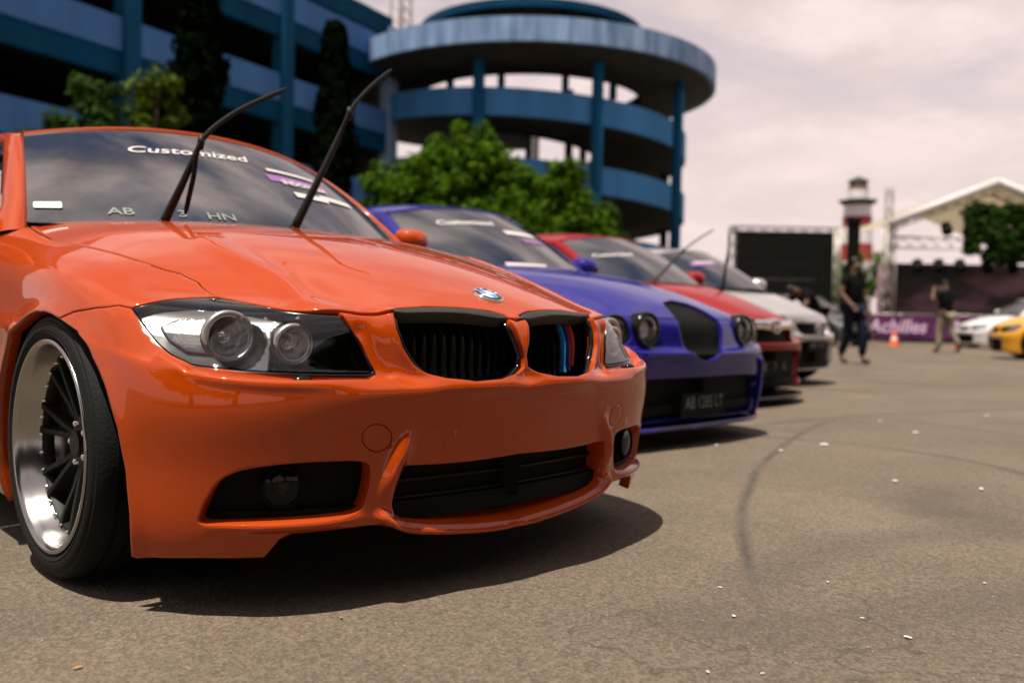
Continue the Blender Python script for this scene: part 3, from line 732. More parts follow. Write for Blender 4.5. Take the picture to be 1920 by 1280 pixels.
# ------------------------------------------------------------------ orange saloon in front
PAINT_O = mat('orange paint', (.345, .040, .0002), .5, coat=.95, coatr=.018, spec=.05, flake=True)
M_SLAT = mat('matt black slat', (.0015, .0018, .0012), .6, spec=.08)
def bmw():
    root = empty('saloon_car', (0, 0, 0)); tag(root, 'bright orange saloon car with black twin grilles and raised wipers', 'car', 'cars parked in the show row')
    C = Car(root, RINGS)
    # outlines traced on the flank that faces the camera
    hl_top = [(409, 557), (436, 562), (483, 571), (531, 581), (580, 587), (632, 590)]
    hl_in = [(654, 613), (678, 650), (703, 697)]
    hl_bot = [(686, 700), (593, 699), (495, 695), (421, 689), (360, 681), (323, 665), (294, 643), (270, 613), (255, 589)]
    hl_tip = [(247, 577)]; hl_tl = [(287, 566), (323, 560), (367, 557)]
    HLI = C.px(hl_tip+hl_tl+hl_top+hl_in+hl_bot)
    U = lambda l: C.px(l)
    shut = U([(371, 529), (337, 512), (278, 494), (211, 474), (150, 460), (95, 449)])
    seam = U([(223, 572), (180, 577), (140, 585), (117, 599)])
    kid_l = U([(735, 592), (741, 618), (754, 653), (774, 684), (800, 705), (835, 716), (888, 720), (935, 716), (962, 704)])
    kid_r = U([(977, 688), (977, 668), (968, 640), (958, 615), (950, 601)])
    kid_top = U([(735, 588), (745, 579), (800, 575), (860, 577), (915, 583), (945, 591), (952, 598)])
    arch_f = U([(150, 622), (180, 672), (205, 730), (225, 800), (240, 880), (247, 960), (251, 1040)])
    ap = C.P(arch_f); ap0 = C.P(seam[-1:])
    AY = .775; apex = [(.56, .655), (.66, .69), (AY, .70)]
    fr = [tuple(p[1:]) for p in ap[::-1]]+[tuple(ap0[0][1:])]
    top_f = U([(104, 591), (90, 586)])
    back = C.yz([(.815, .651), (.86, .644), (.915, .629), (.971, .606), (1.053, .552), (1.112, .488), (1.150, .409), (1.166, .318), (1.171, .225), (1.165, .14)])
    hood_c = C.cv(599); hood_c2 = C.cv(603)
    # ridges and hollows pressed into the sheet
    C.ridge(U([(640, 596), (560, 540), (470, 490), (390, 450)]), .010, .034)
    C.ridge(np.vstack([kid_l, kid_r[:-1]]), .013, .024)
    C.ridge(U([(300, 672), (360, 700), (430, 715), (568, 722), (690, 716), (742, 716)]), .010, .014)
    C.ridge(U([(360, 692), (430, 702), (570, 707), (690, 707)]), -.012, .016)
    C.ridge(U([(778, 785), (757, 835), (735, 880), (722, 925), (718, 965)]), .024, .020, side=.10)
    C.ridge(U([(365, 990), (440, 988), (520, 986), (610, 980), (680, 971), (716, 972)]), .015, .013, side=.15)
    C.ridge(np.vstack([U([(716, 968), (745, 986), (800, 990), (879, 988), (940, 981)]), [C.cv(975)]]), .024, .014)
    C.ridge(np.vstack([back[::-1], top_f[::-1], seam[-1:], arch_f]), .009, .028)
    C.ridge(C.yz([(1.42, .60), (1.2, .605), (1.0, .61)]), .008, .03)
    C.ridge(U([(680, 620), (705, 660), (722, 700)]), -.010, .022)
    # panels
    hood = np.vstack([[(0, 8.55)], shut[::-1], C.px(hl_top[:-1])-[0, 0], C.px([(632, 588), (690, 588)]), kid_top, [hood_c, (NU, NV), (0, NV)]])
    C.panel('hood', hood, [], PAINT_O, gap=.0038, lip=.018)
    tow = [(707+29*math.cos(t), 821+27*math.sin(t)) for t in np.linspace(0, 2*math.pi, 28, endpoint=False)]; tow = U(tow)
    fog = chaikin(U([(368, 984), (375, 958), (394, 921), (417, 894), (459, 878), (539, 868), (609, 864), (692, 862), (697, 888), (689, 935), (675, 962), (609, 972), (516, 979), (422, 983)]), 2)
    ct = C.cv(849); cb = C.cv(969)
    intake = np.vstack([U([(752, 872), (820, 869), (879, 864), (930, 857)]), [ct, cb], U([(940, 973), (879, 979), (800, 980), (757, 976), (738, 966), (733, 945), (738, 915)])])
    lb = C.cv(987)
    bot = np.vstack([[lb], U([(940, 990), (879, 998), (790, 999), (752, 993), (728, 982), (690, 986), (600, 996), (548, 1001), (524, 1012), (510, 1030), (496, 1046), (380, 1047), (262, 1045)])])
    bumper = np.vstack([seam[::-1], C.px(hl_tip), C.px(hl_bot[::-1]), C.px(hl_in[::-1]), C.px([(634, 591), (690, 591)]), kid_l, kid_r, [hood_c2], [lb], bot[1:], arch_f[::-1]])
    C.panel('front_bumper', bumper, [fog, intake, tow], PAINT_O, du=240, gap=.0026, sp=.009, lip=.03, hlip=[.05, .06, .004])
    fender = np.vstack([[(0, 0), (0, 8.55)], shut[::-1], C.px([(409, 556)]), C.px(hl_tl[::-1]), C.px(hl_tip), seam, top_f, back, [(back[-1][0], 0)]])
    for sd in (-1, 1):
        C.panel('front_fender', fender, [], PAINT_O, side=sd, gap=.002, lip=.03)
        f = C.panel('fog_recess', C.inset(fog, -.012), [], M_MESH, side=sd, gap=0, lip=0, off=-.05, edge=False, disp=False)
        c = C.P(U([(545, 918)]))[0]*[-sd if sd < 0 else sd, 1, 1]; c = C.P(U([(545, 918)]))[0]*[sd, 1, 1]+[0, .035, 0]; axf = nrm([sd*.3, -1, 0])
        MB().lathe([(.047, -.01), (.047, .004), (.045, .008), (.042, .008), (.040, .002), (.02, -.012), (0, -.014)], c, axf, 36).build('fog_lamp', M_MESH, root)
        MB().lathe([(.041, .003), (.03, .006), (.015, .008), (0, .0085)], c, axf, 30).build('fog_lens', glass('fog glass', (.6, .6, .6), ior=1.3), root)
        MB().lathe([(.020, -.004), (.014, -.010), (0, -.012)], c, axf, 24).build('fog_reflector', mat('fog bowl', (.03, .03, .03), .35, metal=.8), root)
        C.panel('tow_cover', C.inset(tow, .0035), [], PAINT_O, side=sd, gap=0, lip=.004, sp=.006, disp=False, off=.0005)
        w0 = U([(567, 711)]); wp, wnn = C.disp(C.P(w0), C.N(w0))[0]*[sd, 1, 1], nrm(C.N(w0)[0]*[sd, 1, 1]+[0, 0, .6]); wp = wp+wnn*.004
        d = MB().lathe([(.0235, -.006), (.0225, .004), (.017, .010), (.008, .013), (0, .0135)], (0, 0, 0), (0, 0, 1), 24); V = np.array(d.V)*[1, .62, 1]
        zr = wnn; xr = nrm(np.cross([0, 0, 1], zr)) if abs(zr[2]) < .9 else nrm(np.cross([0, 1, 0], zr)); xr = nrm(np.array([1, -sd*-.0, 0])-zr*zr[0]); yr = np.cross(zr, xr)
        obj('washer_cap', wp+V[:, :1]*xr+V[:, 1:2]*yr+V[:, 2:3]*zr, d.F, M_GLB, root)
    C.panel('intake_mesh', np.vstack([C.inset(intake, -.012)]), [], M_MESH, gap=0, lip=0, off=-.055, edge=False, disp=False)
    # slats across the lower intake
    for k, zz_ in enumerate((.235, .275, .315)):
        x = np.linspace(-.36, .36, 25); q = C.xz(np.stack([np.abs(x), np.full(25, zz_)], 1)); P = C.P(q); P[:, 0] = x; P[:, 1] += .045
        MB().tube(P, .005, 6).build('intake_slat', M_BLK, root)
    # headlamps
    for sd in (-1, 1): headlamp(C, root, HLI, sd)
    # twin grilles
    K = np.vstack([kid_top, kid_r[::-1], kid_l[::-1]])
    Kd = chaikin(C.inset(C.resample(K, .01), .004), 1); KP = C.P(Kd)
    blue, navy, red = mat('stripe light blue', (.02, .22, .50), .35), mat('stripe navy', (.03, .025, .16), .35), mat('stripe red', (.55, .05, .02), .35)
    for sd in (-1, 1):
        g = bpy.data.objects.new('kidney_grille', None); link(g, root)
        rim = C.disp(KP, C.N(Kd))-C.N(Kd)*.020; rim = np.vstack([rim, rim[:2]]); MB().tube(rim*[sd, 1, 1], .0075, 8, cap=False).build('frame', M_GLB, g)
        C.panel('back_plate', C.inset(C.resample(K, .012), -.004), [], M_MESH, parent=g, side=sd, gap=0, lip=0, off=-.075, edge=False, disp=False)
        top = C.P(chaikin(C.inset(C.resample(kid_top[::-1], .01, False), 0), 1, False)); n_ = C.N(chaikin(kid_top[::-1], 1, False))
        tb = chaikin(np.vstack([kid_top, U([(946, 600), (905, 593), (860, 587), (800, 586), (760, 588), (740, 593)])]), 1)
        C.panel('top_strip', tb, [], mat('grille strip', (.022, .024, .019), .5, spec=.3), parent=g, side=sd, gap=.002, lip=.03, edge=False, disp=True, off=.001)
        x0, x1 = KP[:, 0].min()+.012, KP[:, 0].max()-.012
        for k, x in enumerate(np.linspace(x0, x1, 13)):
            z = KP[:, 2]; s_ = KP[:, 0]; zs = []
            for i in range(len(KP)):
                a, b = KP[i], KP[(i+1) % len(KP)]
                if (a[0]-x)*(b[0]-x) <= 0 and a[0] != b[0]: zs.append(a[2]+(b[2]-a[2])*(x-a[0])/(b[0]-a[0]))
            if len(zs) < 2 or max(zs)-min(zs) < .03: continue
            zt = np.linspace(min(zs)+.006, max(zs)-.006, 9); q = C.xz(np.stack([np.full(9, x), zt], 1)); P = C.P(q); P[:, 0] = x; P[:, 2] = zt
            V = []; P[:, 1] += .042+.012*((zt-zt.mean())/(zt[-1]-zt[0])*2)**2
            for p in P: V += [p+[-.004, .002, 0], p+[0, -.003, 0], p+[.004, .002, 0], p+[.003, .04, 0], p+[-.003, .04, 0]]
            F = [(i*5+j, i*5+(j+1) % 5, (i+1)*5+(j+1) % 5, (i+1)*5+j) for i in range(8) for j in range(5)]
            mt = M_SLAT
            if sd > 0 and k in (8, 9, 10): mt = (blue, navy, red)[k-8]
            sl_ = fixn(obj('slat', np.array(V)*[sd, 1, 1], F, mt, g, sharp=50))
    # roundel on the nose
    e0 = C.cv(554); p, nn = C.P([e0])[0], C.N([e0])[0]; nn = nrm(nn*[0, 1, 1]); xr = np.array([1.0, 0, 0]); yr = np.cross(nn, xr)
    em = bpy.data.objects.new('roundel', None); link(em, root); em.location = tuple(p)
    o = np.zeros(3)
    MB().lathe([(.042, -.004), (.042, .003), (.040, .0055), (.038, .005), (.0375, .003)], o, nn, 48).build('chrome_ring', M_CHR, em)
    MB().lathe([(.0378, .0035), (.0255, .0045)], o, nn, 48).build('black_ring', M_GLB, em)
    MB().lathe([(.0262, .0045), (.0255, .0058), (.0245, .0050)], o, nn, 48).build('inner_ring', M_CHR, em)
    bl, wh = mat('roundel blue', (.05, .22, .62), .15, coat=1), mat('roundel white', (.85, .85, .85), .15, coat=1)
    for k in range(4):
        t = np.linspace(k*math.pi/2, (k+1)*math.pi/2, 10); V = [nn*.0062]+[nn*.0046+.0245*(math.cos(a)*xr+math.sin(a)*yr) for a in t]
        obj('quadrant', V, [(0, i, i+1) for i in range(1, 10)], (wh, bl)[k % 2], em, smooth=False)
    for ch, a in (('B', 135), ('M', 90), ('W', 45)):
        d = math.cos(R_(a))*xr+math.sin(R_(a))*yr; rt = math.sin(R_(a))*xr-math.cos(R_(a))*yr
        text_at('letter', ch, .0135, nn*.0052+d*.0315, rt, d, M_WHT, em, bold=.0003)
    # cabin
    cab = Cabin((.727, 1.458, .925), (0, 1.17, .925), (.600, 1.94, 1.275), (0, 1.82, 1.345), (.585, 3.02, 1.28), (0, 3.10, 1.345), (.66, 3.66, .985), (0, 3.78, .99), (.845, 1.56, 3.62, .905, .95))
    ws = cab.build(C, PAINT_O); rear_body(C, PAINT_O); interior(C, cab)
    # black cowl between hood and glass
    a = np.linspace(-1, 1, 31); b0 = cab.curve(cab.bc, cab.bm, a)
    MB().grid(np.array([b0+[0, -.10, -.01], b0+[0, -.02, -.004], b0+[0, .03, .005]])).build('cowl', M_BLK, root)
    for sg in (-1, 1): mirror(C, (sg*.905, 1.64, .985), sg, PAINT_O, .7)
    # lettering and stickers on the glass
    V, F = text_mesh('Customized', .078, .001, .25); cab.decal(C, 'sticker_lettering', V*[1.15, 1, 1], F, 356, 287, M_WHT, ws)
    V, F = strip_grid(.30, .05); cab.decal(C, 'sticker_strip', V, F, 560, 345, M_PUR, ws, .002)
    V, F = strip_grid(.24, .022); cab.decal(C, 'sticker_strip', V, F, 545, 330, M_WHT, ws, .004)
    V, F = text_mesh('INDONESIA', .045, .0015); cab.decal(C, 'sticker_lettering', V, F, 572, 352, M_WHT, ws, .005)
    V, F = strip_grid(.17, .035); cab.decal(C, 'sticker_strip', V, F, 585, 372, M_WHT, ws, .004)
    V, F = strip_grid(.20, .035); cab.decal(C, 'sticker_strip', V, F, 630, 380, M_WHT, ws, .004)
    rr = rounded_rect(.085, .034, .006); V = np.column_stack([rr, 0*rr[:, 0]]); cab.decal(C, 'permit_sticker', V, [tuple(range(len(V)))], 91, 385, M_WHT, ws, .004)
    for tx, px, py in (('AB', 227, 398), ('3', 343, 403), ('HN', 417, 408)):
        V, F = text_mesh(tx, .05, .0006); cab.decal(C, 'plate_lettering', V*[1.3, 1, 1], F, px, py, M_LETTER, ws, .003)
    # wipers folded forward, off the glass
    def L(px, py, y): return on(px, py, 1, y)
    wiper(C, L(306, 420, 1.20), L(377, 266, 1.10), [L(347, 402, 1.16), L(362, 335, 1.12), L(377, 266, 1.10), L(440, 212, 1.12), L(538, 166, 1.17)], (.016, .008))
    wiper(C, L(551, 430, 1.17), L(655, 212, 1.08), [L(606, 330, 1.14), L(632, 270, 1.10), L(655, 212, 1.08), L(690, 168, 1.10), L(734, 131, 1.14)], (.018, .007))
    # wheels and arch liners
    for sg in (-1, 1):
        wheel(C, sg*.882, .775, z=.328); wheel(C, sg*.885, 3.53, z=.328)
        for yy in (.775, 3.53):
            t = np.linspace(R_(-25), R_(205), 24); G = np.array([[(sg*xx, yy+.385*math.cos(a), .33+.365*math.sin(a)) for a in t] for xx in (.85, .60)])
            MB().grid(G).build('arch_liner', M_MESH, root)
            MB().add([(sg*.60, yy+.4*math.cos(a), .33+.4*math.sin(a)) for a in np.linspace(0, 2*math.pi, 20, endpoint=False)], [tuple(range(20))]).build('arch_inner', M_MESH, root, smooth=False)
    C.HLI, C.shut = HLI, shut
    return C
def headlamp(C, root, HLI, sd):
    h = bpy.data.objects.new('headlight', None); link(h, root)
    ring = C.resample(HLI, .01); mx = np.array([sd, 1, 1])
    C.panel('lens', C.inset(ring, .003), [], G_LENS, parent=h, side=sd, gap=0, lip=0, disp=False, edge=False, off=-.001)
    # dark seal and tub behind the lens
    a = C.inset(ring, -.004); b = C.inset(ring, .004); P0, P1 = C.P(ring), C.P(b); N0 = C.N(ring)
    G = np.array([C.P(a)-N0*.004, P0-N0*.004, P1-N0*.006, P1-N0*.075]); G = np.concatenate([G, G[:, :1]], 1)
    fixn(MB().grid(G*mx).build('housing', M_GLB, h))
    C.panel('bezel', C.inset(ring, -.002), [], M_GLB, parent=h, side=sd, gap=0, lip=0, disp=False, edge=False, off=-.07)
    # pale reflector of the turn signal, outer half
    tsig = C.px([(256, 580), (300, 567), (367, 561), (430, 566), (500, 580), (528, 588), (505, 610), (505, 650), (500, 690), (400, 685), (340, 671), (300, 645), (270, 610)])
    lamp1 = C.px([(443+51*math.cos(t), 632+49*math.sin(t)) for t in np.linspace(0, 2*math.pi, 30, endpoint=False)])
    C.panel('turn_reflector', tsig, [lamp1], M_SIL, parent=h, side=sd, gap=0, lip=.03, disp=False, edge=False, off=-.026)
    sweep = C.px([(297, 603), (330, 588), (385, 585), (378, 620), (390, 655), (345, 650), (312, 628)])
    C.panel('signal_bowl', sweep, [], mat('signal bowl', (.36, .355, .35), .3, metal=.7, bump=.2, bscale=160), parent=h, side=sd, gap=0, lip=.01, disp=False, edge=False, off=-.018)
    for px, py, r, d0 in ((443, 632, .055, .036), (564, 647, .044, .030)):
        q = C.px([(px, py)]); p = C.P(q)[0]; ax = nrm(np.array([.12, -1, -.02])); c = (p+[0, d0, 0])*mx; ax = ax*mx
        MB().lathe([(r+.004, -.012), (r+.004, .004), (r, .008), (r-.005, .007), (r-.007, .0), (r-.009, -.008)], c, ax, 48).build('halo_ring', M_SIL, h)
        MB().lathe([(r-.008, .0), (r-.012, -.012), (r*.62, -.036), (r*.35, -.048), (.012, -.052)], c, ax, 40).build('reflector', mat('lamp mirror', (.8, .8, .8), .1, metal=1.0, bump=.9, bscale=45), h)
        MB().lathe([(r*.30, -.046), (r*.30, -.030), (r*.22, -.024), (0, -.022)], c, ax, 20).build('bulb_shield', M_CHR, h)
        MB().tube([c-ax*.05, c-ax*.02], [.007, .006], 10).build('bulb', M_CHR, h)
        MB().lathe([(r-.004, -.002), (r-.006, .003), (r-.010, .001)], c, ax, 40).build('halo_tube', mat('halo glass', (.8, .8, .8), .1, coat=1), h)
C1 = bmw()
# ------------------------------------------------------------------ parking building on the left
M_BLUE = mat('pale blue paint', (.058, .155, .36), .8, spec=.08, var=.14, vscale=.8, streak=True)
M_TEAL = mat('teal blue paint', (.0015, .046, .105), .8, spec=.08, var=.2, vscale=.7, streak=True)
M_COLU = mat('column blue paint', (.006, .068, .145), .8, spec=.08, var=.2, vscale=.9, streak=True)
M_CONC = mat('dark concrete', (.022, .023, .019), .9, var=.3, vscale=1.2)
M_WEATH = mat('weathered pale paint', (.25, .37, .57), .8, spec=.1, dark=(.11, .18, .31), vscale=2.2, streak=True)
M_RING = mat('ramp blue paint', (.05, .19, .41), .8, spec=.08, var=.15, vscale=1.0, streak=True)
FA = at(725, 590, 45.0); FDIR = np.array([math.sin(R_(72)), math.cos(R_(72)), 0]); FN = np.array([FDIR[1], -FDIR[0], 0])
def facade_t(px):
    d = ray(px, 600)[:2]; A = np.array([[FDIR[0], -d[0]], [FDIR[1], -d[1]]]); t, _ = np.linalg.solve(A, CPOS[:2]-FA[:2]); return t
def garage():
    g = empty('parking_building', (FA[0], FA[1], 0), math.atan2(FDIR[1], FDIR[0])); tag(g, 'blue multi-storey car park with banded parapets and dark open decks', 'building')
    # local x along the facade (0 = right end), local y away from the camera
    cols = [facade_t(725)+.1, facade_t(530), facade_t(240)]; sp = cols[1]-cols[2]
    cols += [cols[2]-sp, cols[2]-2*sp]; L = cols[-1]-1
    floors = [14.0-3.5*k for k in range(5)]
    for z in floors:
        for a, b in zip(cols[1:], cols[:-1]):
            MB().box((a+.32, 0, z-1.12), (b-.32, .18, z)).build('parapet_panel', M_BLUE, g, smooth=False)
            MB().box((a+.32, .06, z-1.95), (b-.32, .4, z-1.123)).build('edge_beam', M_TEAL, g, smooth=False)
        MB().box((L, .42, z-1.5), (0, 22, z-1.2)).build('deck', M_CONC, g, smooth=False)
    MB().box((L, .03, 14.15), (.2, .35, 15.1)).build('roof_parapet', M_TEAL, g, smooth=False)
    for c in cols:
        MB().box((c-.315, -.18, 0), (c+.315, .45, 14.6)).build('column', M_COLU if c != cols[0] else mat('end column paint', (.16, .27, .40), .6, var=.15, streak=True), g, smooth=False)
    for c in cols:
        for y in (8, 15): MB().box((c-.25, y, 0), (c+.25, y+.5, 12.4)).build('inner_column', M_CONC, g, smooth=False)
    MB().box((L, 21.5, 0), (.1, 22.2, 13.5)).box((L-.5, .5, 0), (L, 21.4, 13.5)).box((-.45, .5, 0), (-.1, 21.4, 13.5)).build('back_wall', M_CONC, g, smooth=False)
    # lattice mast on the roof
    m_ = empty('lattice_mast', (0, 0, 0)); p = at(752, 45, 52); m_.location = (p[0], p[1], 14.5); tag(m_, 'pale lattice mast standing on the car park roof', 'mast')
    for i, (x, y) in enumerate(((-.45, -.45), (.45, -.45), (.45, .45), (-.45, .45))):
        MB().tube([(x, y, 0), (x*.8, y*.8, 7)], .05, 6).build('leg', M_POLE, m_)
    for k in range(10):
        z = .3+k*.7; s_ = .45*(1-.2*z/7)
        MB().tube([(-s_, -s_, z), (s_, -s_, z+.6)], .03, 5).tube([(s_, -s_, z), (-s_, -s_, z+.6)], .03, 5).tube([(s_, -s_, z), (s_, s_, z+.6)], .03, 5).tube([(-s_, -s_, z), (-s_, s_, z+.6)], .03, 5).build('bracing', M_POLE, m_)
M_POLE = mat('weathered steel', (.30, .27, .24), .5, metal=.5, var=.2)
garage()

# ------------------------------------------------------------------ round ramp tower
def ring_mesh(r0, r1, z0, z1, n=96, a0=0, a1=2*math.pi, drop=0.0):
    V = []; F = []; t = np.linspace(a0, a1, n+1); zz0, zz1 = z0, z1
    for a in t:
        c, s_ = math.cos(a), math.sin(a); q = -drop*((a-a0)/(a1-a0)-.5); z0, z1 = zz0+q, zz1+q; V += [(r0*c, r0*s_, z0), (r1*c, r1*s_, z0), (r1*c, r1*s_, z1), (r0*c, r0*s_, z1)]
    for i in range(n): F += [(i*4+j, i*4+(j+1) % 4, i*4+4+(j+1) % 4, i*4+4+j) for j in range(4)]
    return V, F
def ramp_tower():
    c = at(985, 590, 49.5); RT = empty('ramp_tower', (c[0], c[1], 0)); tag(RT, 'round blue ramp tower with stacked ring decks on slim columns', 'tower')
    R1 = 8.3; toC = math.atan2(CPOS[1]-c[1], CPOS[0]-c[0])
    for z0, z1 in ((3.4, 4.65), (6.5, 7.75), (9.6, 10.85)):
        sw = dict(a0=toC-math.pi, a1=toC+math.pi, drop=3.1)
        o = fixn(obj('ring_parapet', *ring_mesh(R1-.2, R1, z0, z1, **sw), M_RING, RT, sharp=30))
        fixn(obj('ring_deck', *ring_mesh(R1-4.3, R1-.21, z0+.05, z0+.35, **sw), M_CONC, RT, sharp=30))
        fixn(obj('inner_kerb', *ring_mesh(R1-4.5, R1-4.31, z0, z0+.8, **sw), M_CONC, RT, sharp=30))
    # top deck with flared underside
    n = 96; t = np.linspace(0, 2*math.pi, n+1); G = np.array([[(r*math.cos(a), r*math.sin(a), z) for a in t] for r, z in ((5.9, 12.1), (8.2, 12.1), (9.5, 12.6))])
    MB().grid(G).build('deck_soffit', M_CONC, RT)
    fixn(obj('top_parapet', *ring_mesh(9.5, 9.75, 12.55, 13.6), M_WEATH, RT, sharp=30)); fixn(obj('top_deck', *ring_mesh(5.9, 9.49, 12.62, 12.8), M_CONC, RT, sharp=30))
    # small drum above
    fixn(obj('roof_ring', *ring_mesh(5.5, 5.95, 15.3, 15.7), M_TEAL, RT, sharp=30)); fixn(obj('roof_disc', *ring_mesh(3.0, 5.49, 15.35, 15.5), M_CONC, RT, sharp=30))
    for k in range(8):
        a = toC+R_(20+45*k); MB().tube([(4.9*math.cos(a), 4.9*math.sin(a), 12.8), (4.9*math.cos(a), 4.9*math.sin(a), 15.35)], .22, 10).build('roof_post', M_COLU, RT)
    def col(px, r=R1+.12):
        # column on the front half of the ring under picture column px
        d = nrm(ray(px, 590)[:2]); e = CPOS[:2]-c[:2]; b = e @ d; q = b*b-(e @ e-r*r); s_ = -b-math.sqrt(max(q, 0)); return e+d*s_
    for px in (890, 1112, 1262):
        p = col(px); MB().tube([(p[0], p[1], 0), (p[0], p[1], 12.2 if px < 1250 else 14.0)], .27, 14).build('column', M_COLU, RT)
    for k in range(7):
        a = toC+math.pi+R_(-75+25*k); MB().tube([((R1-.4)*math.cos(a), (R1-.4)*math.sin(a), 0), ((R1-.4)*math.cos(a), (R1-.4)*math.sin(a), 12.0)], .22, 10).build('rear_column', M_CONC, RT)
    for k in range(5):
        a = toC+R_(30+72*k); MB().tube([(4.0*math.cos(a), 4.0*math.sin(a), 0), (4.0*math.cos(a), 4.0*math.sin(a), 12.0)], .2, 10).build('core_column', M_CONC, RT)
    return c
RAMP_C = ramp_tower()

# ------------------------------------------------------------------ trees
M_LEAF = mat('broad leaf', (.052, .112, .002), .6, spec=.06, island=.8, trans=(.10, .24, .01))
M_LEAF2 = mat('dark leaf', (.022, .052, .006), .6, spec=.06, island=.4, trans=(.05, .10, .02))
M_LEAF3 = mat('yellow green leaf', (.055, .085, .004), .6, spec=.06, island=.5, trans=(.2, .28, .04))
M_CYP = mat('cypress needles', (.0028, .0055, .002), .9, spec=.0, island=.4)
M_BARK = mat('bark', (.07, .05, .035), .9, bump=.6, bscale=12)
def leaves(name, clumps, per, size, material, parent, seed):
    r = np.random.default_rng(seed); n = len(clumps)*per
    c = np.repeat(np.array([q[:3] for q in clumps]), per, 0); rad = np.repeat(np.array([q[3] for q in clumps]), per)
    d = nrm(r.normal(size=(n, 3))); P = c+d*(rad*r.uniform(.25, 1, n)**.6)[:, None]*[1, 1, .8]
    N = nrm(d+[0, 0, .5]+.3*r.normal(size=(n, 3))); A = nrm(np.cross(N, r.normal(size=(n, 3)))); B = np.cross(N, A)
    s_ = (size*r.uniform(.6, 1.4, n))[:, None]
    V = np.stack([P-A*s_, P-B*s_*.45+N*s_*.12, P+A*s_, P+B*s_*.45+N*s_*.12], 1).reshape(-1, 3)
    F = np.arange(4*n).reshape(-1, 4); me = bpy.data.meshes.new(name); me.from_pydata(V.tolist(), [], F.tolist()); me.materials.append(material); me.update()
    o = link(bpy.data.objects.new(name, me), parent); o['kind'] = 'stuff'; return o
def tree(loc, lobes, nclump, per, size, material, label, seed, trunk_h, trunk_r=.2, name='broadleaf_tree', group=None, crad=(.35, .6)):
    """lobes: (dx, dy, z, rx, rz)"""
    r = np.random.default_rng(seed); o = empty(name, loc); tag(o, label, 'tree', group); cl = []
    wts = np.array([l[3]**2 for l in lobes]); wts = wts/wts.sum()
    for _ in range(nclump):
        l = lobes[r.choice(len(lobes), p=wts)]; d = nrm(r.normal(size=3)); k = r.uniform(.1, 1.0)**.5
        cl.append((l[0]+d[0]*l[3]*k, l[1]+d[1]*l[3]*k, l[2]+d[2]*l[4]*k, r.uniform(*crad)))
    leaves('crown', cl, per, size, material, o, seed+1)
    b = MB().tube([(0, 0, 0), (.03, .02, trunk_h*.5), (0, 0, trunk_h)], [trunk_r*1.3, trunk_r, trunk_r*.75], 10)
    for l in lobes: b.tube(bez([(0, 0, trunk_h*.75), (l[0]*.5, l[1]*.5, (trunk_h+l[2])/2), (l[0], l[1], l[2]+l[4]*.4)], 6), np.linspace(trunk_r*.6, .03, 6), 7)
    b.build('trunk', M_BARK, o); return o
def gp(px, depth):
    p = at(px, 600, depth); return (p[0], p[1], 0)
def lx(dpx, depth): return dpx*depth/FPX       # picture widths to metres at that depth
RX, RY = RGT[0], RGT[1]
def side(dm, back=0.0): return (RX*dm+FWD[0]*back, RY*dm+FWD[1]*back)
def lobe(dm, z, rx, rz, back=0.0): s_ = side(dm, back); return (s_[0], s_[1], z, rx, rz)
tree(gp(860, 27), [lobe(-1.6, 3.1, 1.5, 1.5), lobe(.1, 4.6, 1.45, 1.65), lobe(.2, 2.6, 2.2, 1.6), lobe(-.8, 3.8, 1.4, 1.4), lobe(1.2, 3.2, 1.3, 1.5), lobe(2.0, 2.7, 1.3, 1.3), lobe(-2.0, 2.3, 1.2, 1.1), lobe(-2.0, 4.1, .95, 1.15), lobe(-.95, 4.6, .95, 1.25), lobe(1.2, 4.2, 1.0, 1.25), lobe(2.0, 3.7, .8, 1.1)], 1350, 60, .10, M_LEAF, 'bright green bushy tree in front of the ramp tower, larger of the pair', 11, 2.2, .18, group=None, crad=(.22, .42))
tree(gp(1052, 26), [lobe(0, 4.1, .75, 1.0), lobe(.1, 3.0, 1.1, 1.3), lobe(-.7, 2.5, 1.2, 1.2), lobe(.8, 2.6, .8, 1.2), lobe(.3, 1.9, 1.5, 1.1), lobe(-1.0, 3.0, .9, 1.0)], 560, 60, .10, M_LEAF, 'bright green bushy tree with a narrow top beside the larger one', 12, 1.8, .15, crad=(.2, .38))
tree(gp(1128, 29), [lobe(0, 3.3, .7, 1.1), lobe(.2, 2.3, .8, 1.2), lobe(-.4, 2.2, 1.0, 1.2)], 220, 55, .11, M_LEAF2, 'small dark tree at the foot of the ramp tower', 13, 1.6, .13, crad=(.2, .38))
tree(gp(175, 17), [lobe(-.6, 3.4, .75, .8), lobe(.0, 4.2, .5, .7), lobe(.5, 3.3, .7, .9), lobe(-.1, 2.8, 1.2, .8), lobe(-.9, 2.9, .8, .7)], 260, 55, .085, M_LEAF2, 'dark leafy garden tree with pale tips against the car park', 14, 2.2, .1, crad=(.16, .34))
tree(gp(300, 15), [lobe(-.1, 3.9, .35, .7), lobe(-.1, 3.2, .55, .6), lobe(.55, 2.9, .5, .5), lobe(.2, 2.4, .9, .6)], 150, 50, .085, M_LEAF3, 'yellow-green leafy tree beside the tall cypress', 15, 2.0, .09, crad=(.14, .3))
tree(gp(450, 22), [lobe(0, 3.9, .5, .6), lobe(.5, 3.4, .6, .6), lobe(-.3, 3.0, .8, .8)], 120, 50, .09, M_LEAF2, 'low dark shrub tree between the two cypresses', 16, 2.0, .09, crad=(.16, .3))
ADDED_TREES = [(-12.5, -3.0, 1.5), (-11.0, -9.5, 1.6), (-6.5, -14.0, 1.45), (-.5, -14.5, 1.6), (5.5, -13.5, 1.5), (11.5, -12.5, 1.6), (18.0, -12.0, 1.5)]  # unseen trees added behind the camera, keeping sky light off the car fronts
